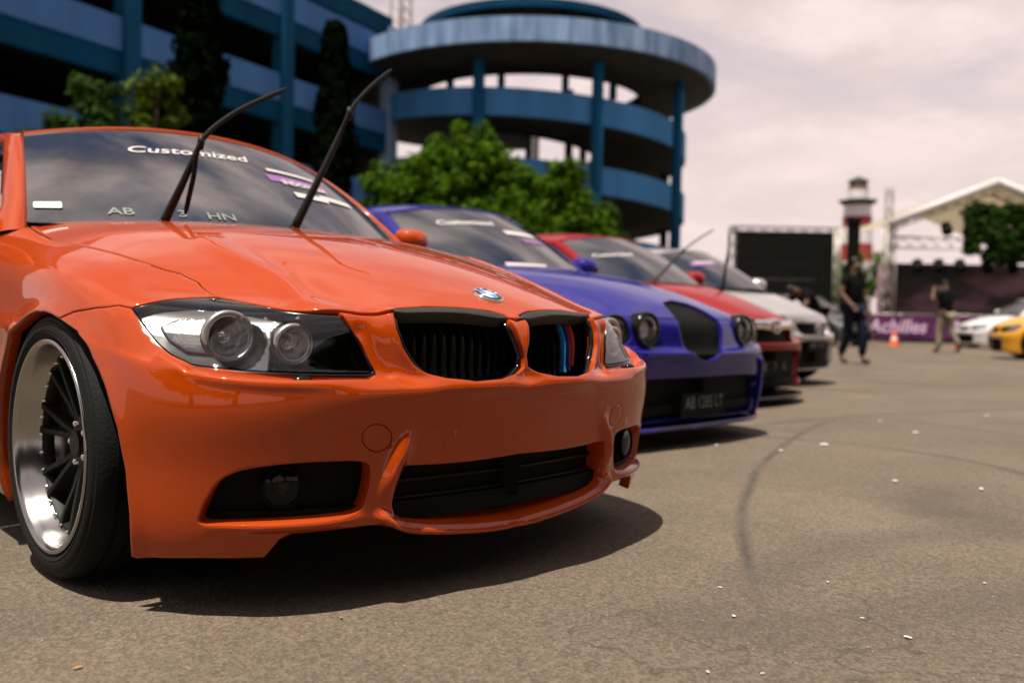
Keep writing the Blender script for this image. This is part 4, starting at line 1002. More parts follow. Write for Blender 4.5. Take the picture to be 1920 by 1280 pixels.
t0 = tree((*ADDED_TREES[0][:2], 0), [(0, 0, 4.4, 2.6, 2.2), (-1.2, .8, 3.4, 2.0, 1.6), (1.3, -.6, 3.3, 2.1, 1.6), (0, 0, 5.6, 1.6, 1.4), (.2, 1.0, 2.6, 2.2, 1.2)], 420, 36, .19, M_LEAF2, 'unseen tree added behind the camera to darken the car fronts', 41, 2.2, .22, group='unseen trees added behind the camera', crad=(.4, .75))
t0.scale = (1.5, 1.5, 1.5)
for x, y, s_ in ADDED_TREES[1:]:
    c_ = t0.copy(); COL.objects.link(c_); c_.location = (x, y, 0); c_.scale = (s_, s_, s_); c_.rotation_euler = (0, 0, x*1.7)
    for ch in t0.children: k_ = ch.copy(); COL.objects.link(k_); k_.parent = c_
def cypress(px, depth, h, rmax, label, seed):
    r = np.random.default_rng(seed); o = empty('cypress_tree', gp(px, depth)); tag(o, label, 'tree', None); cl = []
    for _ in range(520):
        z = r.uniform(.6, h); k = z/h; rad = rmax*min(1, 1.25*(1-k)**.62+.05)*r.uniform(.35, 1.0)*(1+.15*math.sin(z*2.1+seed)); a = r.uniform(0, 2*math.pi); cl.append((rad*math.cos(a), rad*math.sin(a), z, .28))
    leaves('crown', cl, 70, .10, M_CYP, o, seed+1)
    MB().tube([(0, 0, 0), (0, 0, h*.9)], [.16, .03], 8).build('trunk', M_BARK, o)
cypress(368, 20, 10.4, .50, 'tall dark cypress rising beyond the picture top', 21)
cypress(622, 23.5, 7.9, .50, 'dark cypress with a pointed top nearer the ramp tower', 22)
tree(gp(1590, 52), [lobe(-1, 3, 1.6, 1.6), lobe(1.2, 3.2, 1.7, 1.5), lobe(0, 2.2, 2.2, 1.6)], 90, 50, .16, M_LEAF, 'green tree at the foot of the striped tower', 31, 1.5, .2, crad=(.35, .6))

# ------------------------------------------------------------------ striped tower far behind
M_RED = mat('brick red paint', (.30, .035, .025), .7, var=.15, vscale=2); M_OFFW = mat('off white paint', (.66, .62, .64), .7, var=.08, vscale=2)
M_ROOF = mat('dark green tile', (.016, .035, .022), .6); M_TIMB = mat('ochre rail', (.28, .16, .06), .7)
def light_tower():
    D = 66; c = gp(1602, D); o = empty('striped_tower', c); tag(o, 'red and white striped lighthouse tower with dark pagoda roofs', 'tower')
    z = lambda py: .66+(606-py)*D/FPX; w_ = lambda px: px*D/FPX/2
    for nm, y0, y1, r0, r1, m_ in (('band', 490, 520, 31, 30, M_OFFW), ('band', 458, 489.8, 29.5, 31, M_RED), ('band', 427.5, 457.8, 27.5, 29.5, M_OFFW), ('band', 407, 427.3, 27.5, 27.6, M_RED), ('band', 386, 406.8, 25, 27, M_OFFW), ('neck', 358, 378, 19, 20, M_OFFW), ('lantern_room', 342, 352, 14, 14, mat('lantern glass', (.35, .37, .36), .3))):
        MB().lathe([(w_(r1*2)*.95, z(y1)), (w_(r0*2)*.95, z(y0))], (0, 0, 0), (0, 0, 1), 24).build(nm, m_, o, sharp=40)
    MB().lathe([(w_(60), z(520)), (w_(60), 0)], (0, 0, 0), (0, 0, 1), 24).build('base', M_OFFW, o)
    MB().lathe([(w_(74), z(377)), (w_(70), z(380)), (w_(50), z(386)), (.1, z(387))], (0, 0, 0), (0, 0, 1), 8).build('lower_roof', M_ROOF, o, smooth=False)
    MB().lathe([(w_(74), z(377)), (w_(52), z(382)), (w_(40), z(374))], (0, 0, 0), (0, 0, 1), 8).build('roof_top', M_ROOF, o, smooth=False)
    MB().lathe([(w_(42), z(341)), (w_(20), z(336)), (.02, z(331))], (0, 0, 0), (0, 0, 1), 8).build('cap_roof', M_ROOF, o, smooth=False)
    MB().lathe([(w_(42), z(341)), (.02, z(342))], (0, 0, 0), (0, 0, 1), 8).build('cap_soffit', M_ROOF, o, smooth=False)
    MB().lathe([(w_(36), z(353)), (w_(36), z(359)), (w_(30), z(359)), (w_(30), z(353))], (0, 0, 0), (0, 0, 1), 20, close=True).build('balcony', M_TIMB, o, sharp=40)
    for k in range(8):
        a = k*math.pi/4; MB().tube([(w_(30)*math.cos(a), w_(30)*math.sin(a), z(353)), (w_(30)*math.cos(a), w_(30)*math.sin(a), z(341))], .08, 6).build('post', M_ROOF, o)
light_tower()
# ------------------------------------------------------------------ event gear
M_TRUSS = mat('truss steel', (.42, .39, .34), .45, metal=.6); M_SCREEN = mat('screen black', (.006, .007, .005), .8, spec=.1, bump=.2, bscale=8); M_DPOLE = mat('dark pole', (.004, .005, .004), .8, spec=.1)
def frame_axes(): return np.array([RX, RY, 0])/math.hypot(RX, RY), np.array([FWD[0], FWD[1], 0])/math.hypot(FWD[0], FWD[1])
EX, EY = frame_axes(); EZ = np.array([0, 0, 1.0]); RZ_CAM = math.atan2(EX[1], EX[0])
def truss(parent, a, b, w_=.3, name='truss', n=None, mt=None):
    a, b = np.array(a, float), np.array(b, float); d = nrm(b-a); L = np.linalg.norm(b-a); n = n or max(2, int(L/.5))
    u = nrm(np.cross(d, [0, 1, .01])); v = np.cross(d, u); m_ = MB(); h = w_/2
    C4 = [u*h+v*h, u*h-v*h, -u*h-v*h, -u*h+v*h]
    for c in C4: m_.tube([a+c, b+c], .025, 5)
    for k in range(n):
        p, q = a+d*L*k/n, a+d*L*(k+1)/n
        for i in range(4): m_.tube([p+C4[i], q+C4[(i+1) % 4]], .014, 4)
    return m_.build(name, mt or M_TRUSS, parent)
def screen_wall():
    D = 38; o = empty('screen_wall', gp(1468, D), RZ_CAM); tag(o, 'large black video wall hung in a truss frame', 'screen')
    z = lambda py: .66+(606-py)*D/FPX; h = lx(92, D)
    for i in range(6):
        for j in range(6):
            x0, x1 = -h+2*h*i/6, -h+2*h*(i+1)/6; z0, z1 = .5+(z(438)-.5)*j/6, .5+(z(438)-.5)*(j+1)/6
            MB().box((x0+.004, 0, z0+.004), (x1-.004, .12, z1-.004)).build('screen_panel', M_SCREEN, o, smooth=False)
    dk = mat('dark truss', (.05, .055, .045), .6, metal=.4)
    truss(o, (-h-.12, .1, 0), (-h-.12, .1, z(430)), .24, mt=dk); truss(o, (h+.12, .1, 0), (h+.12, .1, z(430)), .24); truss(o, (-h-.2, .1, z(433)), (h+.2, .1, z(433)), .2, mt=dk)
screen_wall()
def stage():
    D = 34; o = empty('stage_tent', gp(1800, D), RZ_CAM); tag(o, 'open stage under a cream gable tent with truss legs and a dusky backdrop', 'stage')
    X = lambda px: lx(px-1800, D); z = lambda py: .66+(609-py)*D/FPX
    cream = mat('cream tent fabric', (.45, .38, .28), .7, trans=(.4, .33, .22)); white = mat('white tent edge', (.5, .47, .46), .6)
    ax, ex, bx = X(1862), X(1662), X(2062)
    for k, (x0, x1) in enumerate(((ex, ax), (bx, ax))):
        n = 10; G = np.array([[(x0+(x1-x0)*t, y, z(424)+(z(345)-z(424))*t-.05*math.sin(t*math.pi)) for y in (0, 2, 4, 6, 8)] for t in np.linspace(0, 1, n)])
        MB().grid(G).build('roof_slope', cream, o)
        MB().tube([(x0, -.05, z(424)+.05), (x1, -.05, z(345)+.1)], .16, 8).build('roof_edge', white, o)
    truss(o, (X(1668), .2, 0), (X(1668), .2, z(424)), .35); truss(o, (X(2056), .2, 0), (X(2056), .2, z(424)), .35)
    truss(o, (X(1668), .2, z(455)), (X(2056), .2, z(455)), .4); truss(o, (ex, .5, z(424)-.1), (ax, .5, z(345)-.15), .25); truss(o, (bx, .5, z(424)-.1), (ax, .5, z(345)-.15), .25)
    # backdrop print: dusky purple landscape
    M = bpy.data.materials.new('backdrop print'); M.use_nodes = True; nn = M.node_tree; b = nn.nodes['Principled BSDF']; t = nn.nodes.new('ShaderNodeTexCoord'); q = nn.nodes.new('ShaderNodeTexNoise'); mp = nn.nodes.new('ShaderNodeMapping')
    mp.inputs['Scale'].default_value = (.35, 1, 1.1); nn.links.new(t.outputs['Object'], mp.inputs[0]); nn.links.new(mp.outputs[0], q.inputs['Vector']); q.inputs['Scale'].default_value = 1.1; q.inputs['Detail'].default_value = 4
    r = nn.nodes.new('ShaderNodeValToRGB'); nn.links.new(q.outputs['Fac'], r.inputs[0]); e = r.color_ramp.elements
    e[0].position, e[0].color = .42, (.006, .007, .006, 1); e[1].position, e[1].color = .62, (.20, .10, .13, 1); k = e.new(.52); k.color = (.035, .022, .027, 1)
    nn.links.new(r.outputs[0], b.inputs['Base Color']); b.inputs['Roughness'].default_value = .7
    MB().box((X(1696), 2.0, .5), (X(2040), 2.06, z(488))).build('backdrop', M, o, smooth=False)
    MB().box((X(1668), 1.2, .5), (X(1696), 1.3, z(490))).build('side_banner', mat('mauve banner', (.42, .24, .30), .7, var=.2, vscale=3), o, smooth=False)
    MB().box((X(1676), 1.1, .4), (X(1688), 1.19, z(532))).build('speaker_stack', M_SCREEN, o, smooth=False)
    MB().box((X(1660), -.2, .05), (X(2060), 6, .75)).build('stage_floor', M_SCREEN, o, smooth=False)
    for px, py in ((1720, 498), (1760, 497), (1800, 497), (1850, 498), (1898, 497), (1772, 428)):
        p = np.array((X(px), .1, z(py))); MB().lathe([(.05, -.22), (.17, -.2), (.2, .12), (.18, .2)], p, (0, -.5, -.85), 14).build('stage_lamp', M_SCREEN, o)
    r = np.random.default_rng(5); cl = [(X(1800+r.uniform(8, 135)), -.1+r.uniform(-.2, .3), z(r.uniform(385, 488)), r.uniform(.12, .3)) for _ in range(420)]
    cl = [c for c in cl if c[2] < z(398)+.8-abs(c[0]-X(1845))*.42 and (c[0] > X(1840) or c[2] > z(470)) and math.sin(c[0]*6.3)+math.cos(c[2]*5.7+c[0]*2) > -1.2]; leaves('foliage_net', cl, 45, .11, M_LEAF2, o, 77)
    # slim scaffold mast beside it
    s_ = empty('scaffold_mast', gp(1661, 40), RZ_CAM); tag(s_, 'slim scaffold mast left of the cream stage tent', 'mast'); zz_ = lambda py: .66+(607-py)*40/FPX
    truss(s_, (0, 0, 0), (0, 0, zz_(352)), .26, n=9, mt=mat('dull mast steel', (.16, .14, .13), .8))
    for k in range(5): MB().box((-.2, -.2, .5+k*.62), (.2, .2, .6+k*.62)).build('rung_plate', M_TRUSS, s_, smooth=False)
stage()
M_BANP = mat('purple banner', (.10, .008, .085), .6, var=.2, vscale=1.5); M_BANT = mat('banner lettering', (.72, .52, .72), .6)
def banner(px0, px1, D, txt, label):
    xm = (px0+px1)/2; o = empty('fence_banner', gp(xm, D), RZ_CAM); tag(o, label, 'banner'); h = lx((px1-px0)/2, D)
    G = np.array([[(x, .02*math.sin(x*5), z) for x in np.linspace(-h, h, 24)] for z in (.18, .5, .97)]); MB().grid(G).build('cloth', M_BANP, o)
    text_at('lettering', txt, .62, (-.15 if txt == 'Achilles' else 0, -.04, .58), (1, 0, 0), (0, 0, 1), M_BANT, o, bold=.012, shear=.2, width=h*1.55)
    for x in (-h, 0, h): MB().tube([(x, .06, 0), (x, .06, 1.02)], .025, 6).build('post', M_TRUSS, o)
    MB().tube([(-h, .06, 1.0), (h, .06, 1.0)], .02, 6).build('rail', M_TRUSS, o)
banner(1618, 1762, 30.5, 'Achilles', 'purple fence banner with a whole white word in front of the stage')
banner(1768, 1912, 30.5, 'Achilles', 'purple fence banner half hidden by the white car')
def dark_pole():
    D = 33; o = empty('dark_column', gp(1596, D), RZ_CAM); tag(o, 'dark square column standing in front of the striped tower', 'column'); z = lambda py: .66+(606-py)*D/FPX
    MB().box((-.17, -.17, 0), (.17, .17, z(418))).build('shaft', M_DPOLE, o, smooth=False); MB().box((-.21, -.21, z(418)), (.21, .21, z(409))).build('head', M_DPOLE, o, smooth=False)
    MB().box((-.26, -.26, 0), (.26, .26, z(500))).build('base', M_DPOLE, o, smooth=False)
dark_pole()
# ------------------------------------------------------------------ the other cars
def warp(fx=1.0, fy=1.0, zf=None, yf=None):
    R = RINGS.copy(); R[..., 0] *= fx; R[..., 1] *= fy
    if zf: R[..., 2] = np.interp(R[..., 2], *zf)
    if yf is not None: R = yf(R)
    return R
HL_UV, SHUT_UV = C1.HLI, C1.shut
def plate(C, txt, z, w_=.40, h_=.125, y=-.012, x=0.0, small=None):
    q = C.xz([(abs(x)+1e-4, z)]); p = C.P(q)[0]; p = np.array([x, p[1]+y, z])
    pl = MB().box(p+[-w_/2, -.004, -h_/2], p+[w_/2, .004, h_/2]).build('number_plate', M_MESH, C.root, smooth=False)
    for wd_, tx_ in (zip((-.36, 0, .36), txt.split()) if len(txt) < 6 else ()): text_at('plate_lettering', tx_, h_*.72, p+[w_*wd_, -.0065, .01], (1, 0, 0), (0, 0, 1), mat('plate letters', (.13, .14, .13), .6), pl)
    if len(txt) >= 6: text_at('plate_lettering', txt, h_*.72, p+[0, -.0065, .01], (1, 0, 0), (0, 0, 1), mat('plate letters', (.13, .14, .13), .6), pl, width=w_*.86)
def round_lamp(C, q, r, sd):
    p = C.P(q)[0]; n = C.N(q)[0]; ax = nrm(n*[.4, 1, .15]); p, ax = p*[sd, 1, 1], ax*[sd, 1, 1]
    h = bpy.data.objects.new('headlight', None); link(h, C.root); h.location = tuple(p); o = np.array([0, 0, 0.])+ax*.006
    MB().lathe([(r+.016, -.05), (r+.016, .010), (r+.010, .020), (r+.002, .020), (r-.002, .006), (r-.002, -.03)], o, ax, 36).build('bezel', M_GLB, h)
    MB().lathe([(r-.002, .004), (r*.85, -.02), (r*.5, -.042), (0, -.05)], o, ax, 30).build('reflector', mat('lamp bowl', (.45, .45, .46), .2, metal=.9, bump=.6, bscale=60), h)
    MB().lathe([(r, .010), (r*.7, .022), (r*.35, .028), (0, .03)], o, ax, 30).build('lens', G_LENS, h)
def simple_car(name, loc, rz, rings, paint, label, group, cab, grille=None, intake=None, lamps='swept', step=1.9, L=4.4, hoodv=7.15, body_mat=None, wheels=(.31, .235), arch=True, intake_mat=None, full=True, lamp_px=None):
    root = empty(name, (*loc, 0), rz); tag(root, label, 'car', group); C = Car(root, rings, step)
    fy = rings[2, 2, 1]/.77; AY = .775*fy; r = wheels[0]+.045; th = np.linspace(-.42, math.pi+.42, 26)
    ar = C.yz([(AY-r*math.cos(t), wheels[0]+.01+r*math.sin(t)) for t in th])
    vt = [8.55]
    front = [(8.7, hoodv), (NU, hoodv)]
    shut = np.vstack([[(0, 8.55)], SHUT_UV[::-1]]); hlt = HL_UV[4:10]
    hood = np.vstack([shut, hlt[:4], [(6.4, hoodv+.05), (7.5, hoodv), (8.5, hoodv)], [(NU, hoodv), (NU, NV), (0, NV)]])
    holes = []; gh = None
    hood_holes = []
    if grille is not None:
        gh = C.resample(np.array(grille(C)), .008)
    ih = C.resample(np.array(intake(C)), .03) if intake is not None else None
    body = np.vstack([[(0, .02)], shut, hlt[:4], [(6.4, hoodv+.05), (7.5, hoodv), (8.5, hoodv), (NU, hoodv), (NU, .45), (7, .45), (5, .4), (3.4, .3)], [(max(ar[0][0], 3.0), .3)], ar, [(ar[-1][0], .02)]])
    bh = []; lip = []
    if lamps == 'swept': bh.append(HL_UV_IN); lip.append(.01)
    lh = []
    if lamp_px:
        q0 = C.px([lamp_px]); pj = C.P(q0)[0]; C.lampq = [(q0, .072), (C.xz([(pj[0]+.175, pj[2]-.005)]), .062)]
        for q, r_ in C.lampq:
            p = C.P(q)[0]; tt = np.linspace(0, 2*math.pi, 26, endpoint=False); du, dv = C.S.der(q[:, 0], q[:, 1]); du, dv = du[0], dv[0]
            # circle seen from the front, carried on to the sheet
            A = np.array([[du[0], dv[0]], [du[2], dv[2]]]); lh.append(np.array([q[0]+np.linalg.solve(A, [(r_+.012)*math.cos(t), (r_+.012)*math.sin(t)]) for t in tt])); bh.append(lh[-1]); lip.append(.03)
    split = grille is not None and gh[:, 1].max() > hoodv
    if ih is not None: bh.append(ih); lip.append(.05)
    if split: lh.append(gh); bh.append(gh); lip.append(.03)
    if gh is not None and not split: bh.append(gh); lip.append(.04)
    C.panel('body_front', body, bh, paint, gap=.002, lip=.02, hlip=lip)
    C.panel('hood', hood, lh, paint, gap=.006, lip=.015)
    if gh is not None:
        if split: C.panel('grille', C.inset(gh, -.006), [], M_MESH, gap=0, lip=0, off=-.018, edge=False)
        else: C.panel('grille', C.inset(gh, -.01), [], M_MESH, gap=0, lip=0, off=-.04, edge=False)
    if ih is not None: C.panel('lower_intake', C.inset(ih, -.012), [], intake_mat or M_MESH, gap=0, lip=0, off=-.05, edge=False)
    if lamps == 'swept':
        for sd in (-1, 1):
            h = bpy.data.objects.new('headlight', None); link(h, root)
            C.panel('lens', HL_UV_IN, [], G_LENS, parent=h, side=sd, gap=.002, lip=0, edge=False); C.panel('reflector', C.inset(HL_UV_IN, -.004), [], M_SIL, parent=h, side=sd, gap=0, lip=0, off=-.03, edge=False)
    ws = cab.build(C, paint, fine=False); rear_body(C, paint, L=L, rw=AY+2.62, ra=r+.01, rz=wheels[0], deck=(L-.75, .97)); interior(C, cab, zdash=cab.bm[2]-.05)
    a = np.linspace(-1, 1, 21); b0 = cab.curve(cab.bc, cab.bm, a); MB().grid(np.array([b0+[0, -.10, -.012], b0+[0, -.02, -.004], b0+[0, .03, .005]])).build('cowl', M_BLK, root)
    wx = rings[2, 2, 0]-.012
    for sg in (-1, 1):
        mirror(C, (sg*(cab.bc[0]+.20), cab.bc[1]+.2, cab.bc[2]+.07), sg, paint); 
        for yy in (AY, AY+2.62):
            wheel(C, sg*wx, yy, r=wheels[0], rr=wheels[1], parent=root, fine=False, z=wheels[0], dish=.03)
            t = np.linspace(R_(-25), R_(205), 20); MB().grid(np.array([[(sg*xx, yy+(r+.02)*math.cos(q), wheels[0]+(r+.01)*math.sin(q)) for q in t] for xx in (wx-.03, .55)])).build('arch_liner', M_MESH, root)
    C.cab = cab; return C, ws
HL_UV_IN = C1.inset(C1.resample(HL_UV, .02), .0)
def std_cab(dz=0.0, dy=0.0, w_=1.0, ty=0.0, tz=0.0): return Cabin((.727*w_, 1.458+dy, .925+dz), (0, 1.17+dy, .925+dz), (.60*w_, 1.98+dy+ty, 1.285+dz+tz), (0, 1.86+dy+ty, 1.35+dz+tz), (.585*w_, 3.0, 1.29+dz+tz), (0, 3.08, 1.355+dz+tz), (.66*w_, 3.62, .985+dz), (0, 3.72, .99+dz), (.845*w_, 1.56+dy, 3.6, .905+dz, .95+dz))
GROUP = 'cars parked in the show row'
# --- blue saloon
P_BLU = mat('violet blue paint', (.008, .0065, .15), .5, coat=.85, coatr=.03, spec=.06, flake=True)
def nose(R):
    # long rounded bonnet that drops over a proud central grille
    x, y, z = R[..., 0], R[..., 1], R[..., 2]; k = np.exp(-(x/.28)**2)*np.exp(-((y-.1)/.35)**2); R = R.copy(); R[..., 2] = z+.02*sstep(.6, .8, z); R[..., 1] = R[..., 1]*(1-.42*(1-sstep(.08, .62, y))*sstep(.25, .5, x))
    return R
def jag_grille(C):
    t = np.linspace(0, 1, 22); v = C.cv(562)[1]+(C.cv(679)[1]-C.cv(562)[1])*t; w_ = .195*np.sin(math.pi*np.clip(t, 0, 1)**.8)**.42; w_[0] = w_[-1] = 0
    du, _ = C.S.der(np.full(22, NU-.3), v); return np.stack([NU-w_/np.linalg.norm(du, axis=1), v], 1)
def wide_intake(x1, z0, z1):
    def f(C):
        a = C.xz([(.15, z1), (x1*.6, z1), (x1-.06, z1-.01), (x1, z1-.06), (x1-.02, z0+.05), (x1-.08, z0), (x1*.6, z0), (.15, z0)]); t, b = C.xz([(0, z1), (0, z0)]); t[0] = b[0] = NU
        return np.vstack([[t], a, [b]])
    return f
CJ, WJ = simple_car('blue_saloon', (2.45, 1.09), 0.0, warp(1.0, 1.0, None, nose), P_BLU, 'violet blue saloon car with round headlights and a tall black oval grille', GROUP, std_cab(.02, .02), jag_grille, wide_intake(.66, .15, .37), lamps='round', lamp_px=(1210, 617), step=1.5)
for sd in (-1, 1):
    for q_, r_ in CJ.lampq: round_lamp(CJ, q_, r_, sd)
plate(CJ, 'AB 1285 LT', .225)
def splitter(C, z, wd, out, material):
    x = np.linspace(-wd, wd, 31); q = C.xz(np.stack([np.minimum(np.abs(x), .80), np.full(31, .2)], 1)); P = C.P(q); P[:, 0] = x; P[:, 1] += np.maximum(np.abs(x)-.8, 0)*1.5
    rows = [P*[1, 1, 0]+[0, .25, z+.03], P*[1, 1, 0]+[0, -out, z+.022], P*[1, 1, 0]+[0, -out-.006, z+.012], P*[1, 1, 0]+[0, -out, z], P*[1, 1, 0]+[0, .25, z]]
    MB().grid(np.array(rows)).build('splitter', material, C.root, sharp=40)
splitter(CJ, .10, .90, .0, P_BLU)
for sg in (-1, 1):
    e = CJ.P(CJ.xz([(.62, .45), (.655, .38), (.63, .25), (.59, .13)]))*[sg, 1, 1]+[0, -.012, 0]; MB().tube(bez(e, 14), .014, 8).build('intake_edge', P_BLU, CJ.root)
def cabf(y1):
    def f(R): R = R.copy(); R[..., 1] = np.interp(R[..., 1], [0, .3, .8, 1.42], [0, .29, .8*(y1/1.42)**.5, y1]); return R
    return f
# --- red hatchback
P_RED = mat('deep red paint', (.21, .003, .004), .5, coat=.5, coatr=.03, spec=.06, flake=True)
def hgrille(x1, z0, z1):
    def f(C):
        a = C.xz([(x1*.5, z1), (x1*.9, z1), (x1, z1-.02), (x1-.04, z0+.03), (x1-.09, z0), (x1*.5, z0)]); t, b = C.xz([(0, z1), (0, z0)]); t[0] = b[0] = NU
        return np.vstack([[t], a, [b]])
    return f
ZH = ([0, .11, .5, .66, .8, .95, 1.2], [0, .10, .50, .68, .82, .99, 1.25])
CH, WH = simple_car('red_hatchback', (4.85, 2.05), 0.0, warp(.97, 1.0, ZH, cabf(1.16)), P_RED, 'deep red hatchback with a chrome wing grille bar and raised wipers', GROUP, std_cab(.05, -.26, .97, .06, .0), hgrille(.40, .50, .64), wide_intake(.60, .13, .44), L=4.0)
for sg in (1,):
    x = np.linspace(-.40, .40, 33); P = CH.P(CH.xz(np.stack([np.abs(x), np.full(33, .645)], 1))); P[:, 0] = x; P[:, 1] -= .022; wv = .042+.02*np.exp(-(x/.09)**2)
    G = np.array([P*[1, 1, 0]+np.stack([0*x, 0*x+dy, .648+dz*wv], 1) for dz, dy in ((.7, .02), (.6, 0), (-.4, -.008), (-1.0, 0), (-1.1, .03))]); MB().grid(G).build('chrome_bar', M_CHR, CH.root)
def h_badge(C, z, s_=.055):
    p = C.P(C.xz([(0, z)]))[0]; p = np.array([0, p[1]-.03, z]); b = bpy.data.objects.new('badge', None); link(b, C.root); b.location = tuple(p)
    rr = rounded_rect(s_*1.9, s_*1.7, s_*.5); rr[:, 0] *= 1+.25*rr[:, 1]/s_; V = [(x, 0, y) for x, y in rr]; V = np.vstack([V, np.array(V)[:1]]); MB().tube(V, s_*.11, 6, cap=False).build('ring', M_CHR, b)
    m_ = MB()
    for sg in (-1, 1): m_.box((sg*s_*.52-s_*.14, -.006, -s_*.6), (sg*s_*.52+s_*.14, .006, s_*.65))
    m_.box((-s_*.5, -.005, -s_*.12), (s_*.5, .005, s_*.12)); m_.build('letter', M_CHR, b, smooth=False)
    MB().add([(x*.95, .01, y*.95) for x, y in rr], [tuple(range(len(rr)))]).build('backing', M_GLB, b, smooth=False)
h_badge(CH, .625)
plate(CH, 'K 7 K', .30, .40, .13)
splitter(CH, .06, .86, .05, M_GLB)
for sg in (-1, 1):
    e = CH.P(CH.xz([(.62, .17)]))[0]*[sg, 1, 1]; MB().lathe([(.028, -.01), (.026, .008), (.012, .015), (0, .017)], e+[0, -.012, 0], (0, -1, 0), 16).build('red_marker', mat('red marker lens', (.75, .01, .01), .15, coat=1), CH.root)
# --- silver hatchback
P_SIL = mat('silver paint', (.42, .40, .39), .32, metal=.5, coat=1.0, coatr=.04, flake=True)
ZT = ([0, .11, .5, .66, .8, .95, 1.2], [0, .13, .53, .73, .87, 1.03, 1.28])
CT, WT = simple_car('silver_hatchback', (7.35, 2.98), 0.0, warp(.95, 1.0, ZT, cabf(1.02)), P_SIL, 'silver hatchback at the far end of the row with a black lower bumper', GROUP, std_cab(.10, -.40, .95, .10, .02), hgrille(.34, .53, .66), wide_intake(.66, .18, .47), L=3.9)
p = CT.P(CT.xz([(0, .62)]))[0]
bd = bpy.data.objects.new('badge', None); link(bd, CT.root); bd.location = (0, p[1]-.03, .60); t = np.linspace(0, 2*math.pi, 30)
for a_, b_, dz in ((.075, .05, 0), (.028, .05, 0), (.05, .022, .022)): MB().tube([(a_*math.cos(q), 0, b_*math.sin(q)+dz) for q in t], .006, 6, cap=False).build('badge_ring', M_CHR, bd)
plate(CT, 'AB 1827', .42, .40, .11)
# --- far cars on the other side
HEAD = math.atan2(EX[1], EX[0])        # nose towards picture left
def far_car(name, px, py, paint, label, zf, depth_shift=0.0, rot=0.0, L=4.3, group=None):
    g = on(px, py, 2, 0); rz = math.atan2(-EX[1], -EX[0])+math.pi/2+rot; loc = g[:2]
    return simple_car(name, loc, rz, warp(.97, .95, zf), paint, label, group, std_cab(.08, -.08, .97, .02, .03), hgrille(.36, .52, .64), wide_intake(.55, .15, .42), step=2.4, L=L)
P_YEL = mat('yellow paint', (.60, .27, .003), .4, coat=1.0, coatr=.04); P_WHI = mat('white paint', (.6, .58, .58), .4, coat=1.0, coatr=.04); P_DRK = mat('charcoal paint', (.02, .02, .022), .4, coat=1.0, coatr=.04)
far_car('yellow_car', 1856, 671, P_YEL, 'yellow car parked in front of the white car', ZH, rot=-.3)
far_car('white_car', 1800, 652, P_WHI, 'white car standing behind the yellow car', ZH, rot=.0)
g = on(1622, 650, 2, 0)
simple_car('charcoal_car', (g[0], g[1]), R_(-8), warp(.96, .92, ZH), P_DRK, 'charcoal car parked far off beside the purple banner', None, std_cab(.10, -.12, .97), hgrille(.36, .50, .62), wide_intake(.55, .15, .42), step=2.6, L=4.0)
# --- Wipers and stickers of the red and silver cars
def L2(C, px, py, y): return C.local(on(px, py, 1, C.loc[1]+y))[0]
wiper(CH, L2(CH, 1216, 536, .95), L2(CH, 1281, 470, .86), [L2(CH, 1245, 505, .93), L2(CH, 1281, 470, .86), L2(CH, 1310, 448, .9), L2(CH, 1338, 431, .94)], (.016, .009))
wiper(CH, L2(CH, 1350, 562, .95), L2(CH, 1362, 488, .86), [L2(CH, 1356, 525, .9), L2(CH, 1362, 488, .86), L2(CH, 1366, 462, .88), L2(CH, 1366, 440, .92)], (.016, .009))
def stick(C, ws, px, py, w_, h_, m_, txt=None):
    if txt: V, F = text_mesh(txt, h_, .002, .2); V[:, 0] *= w_/(np.ptp(V[:, 0])+1e-6)
    else: V, F = strip_grid(w_, h_)
    C.cab.decal(C, 'sticker', V, F, px, py, m_, ws, .004)
stick(CJ, WJ, 874, 418, .42, .085, M_WHT, 'Customized')
stick(CJ, WJ, 975, 440, .30, .05, M_WHT); stick(CJ, WJ, 1000, 455, .22, .04, M_PUR); stick(CJ, WJ, 990, 498, .32, .03, M_WHT)
stick(CH, WH, 1150, 478, .40, .07, M_WHT, 'Customized'); stick(CT, WT, 1320, 495, .36, .06, M_PUR); stick(CT, WT, 1320, 492, .30, .03, M_WHT)

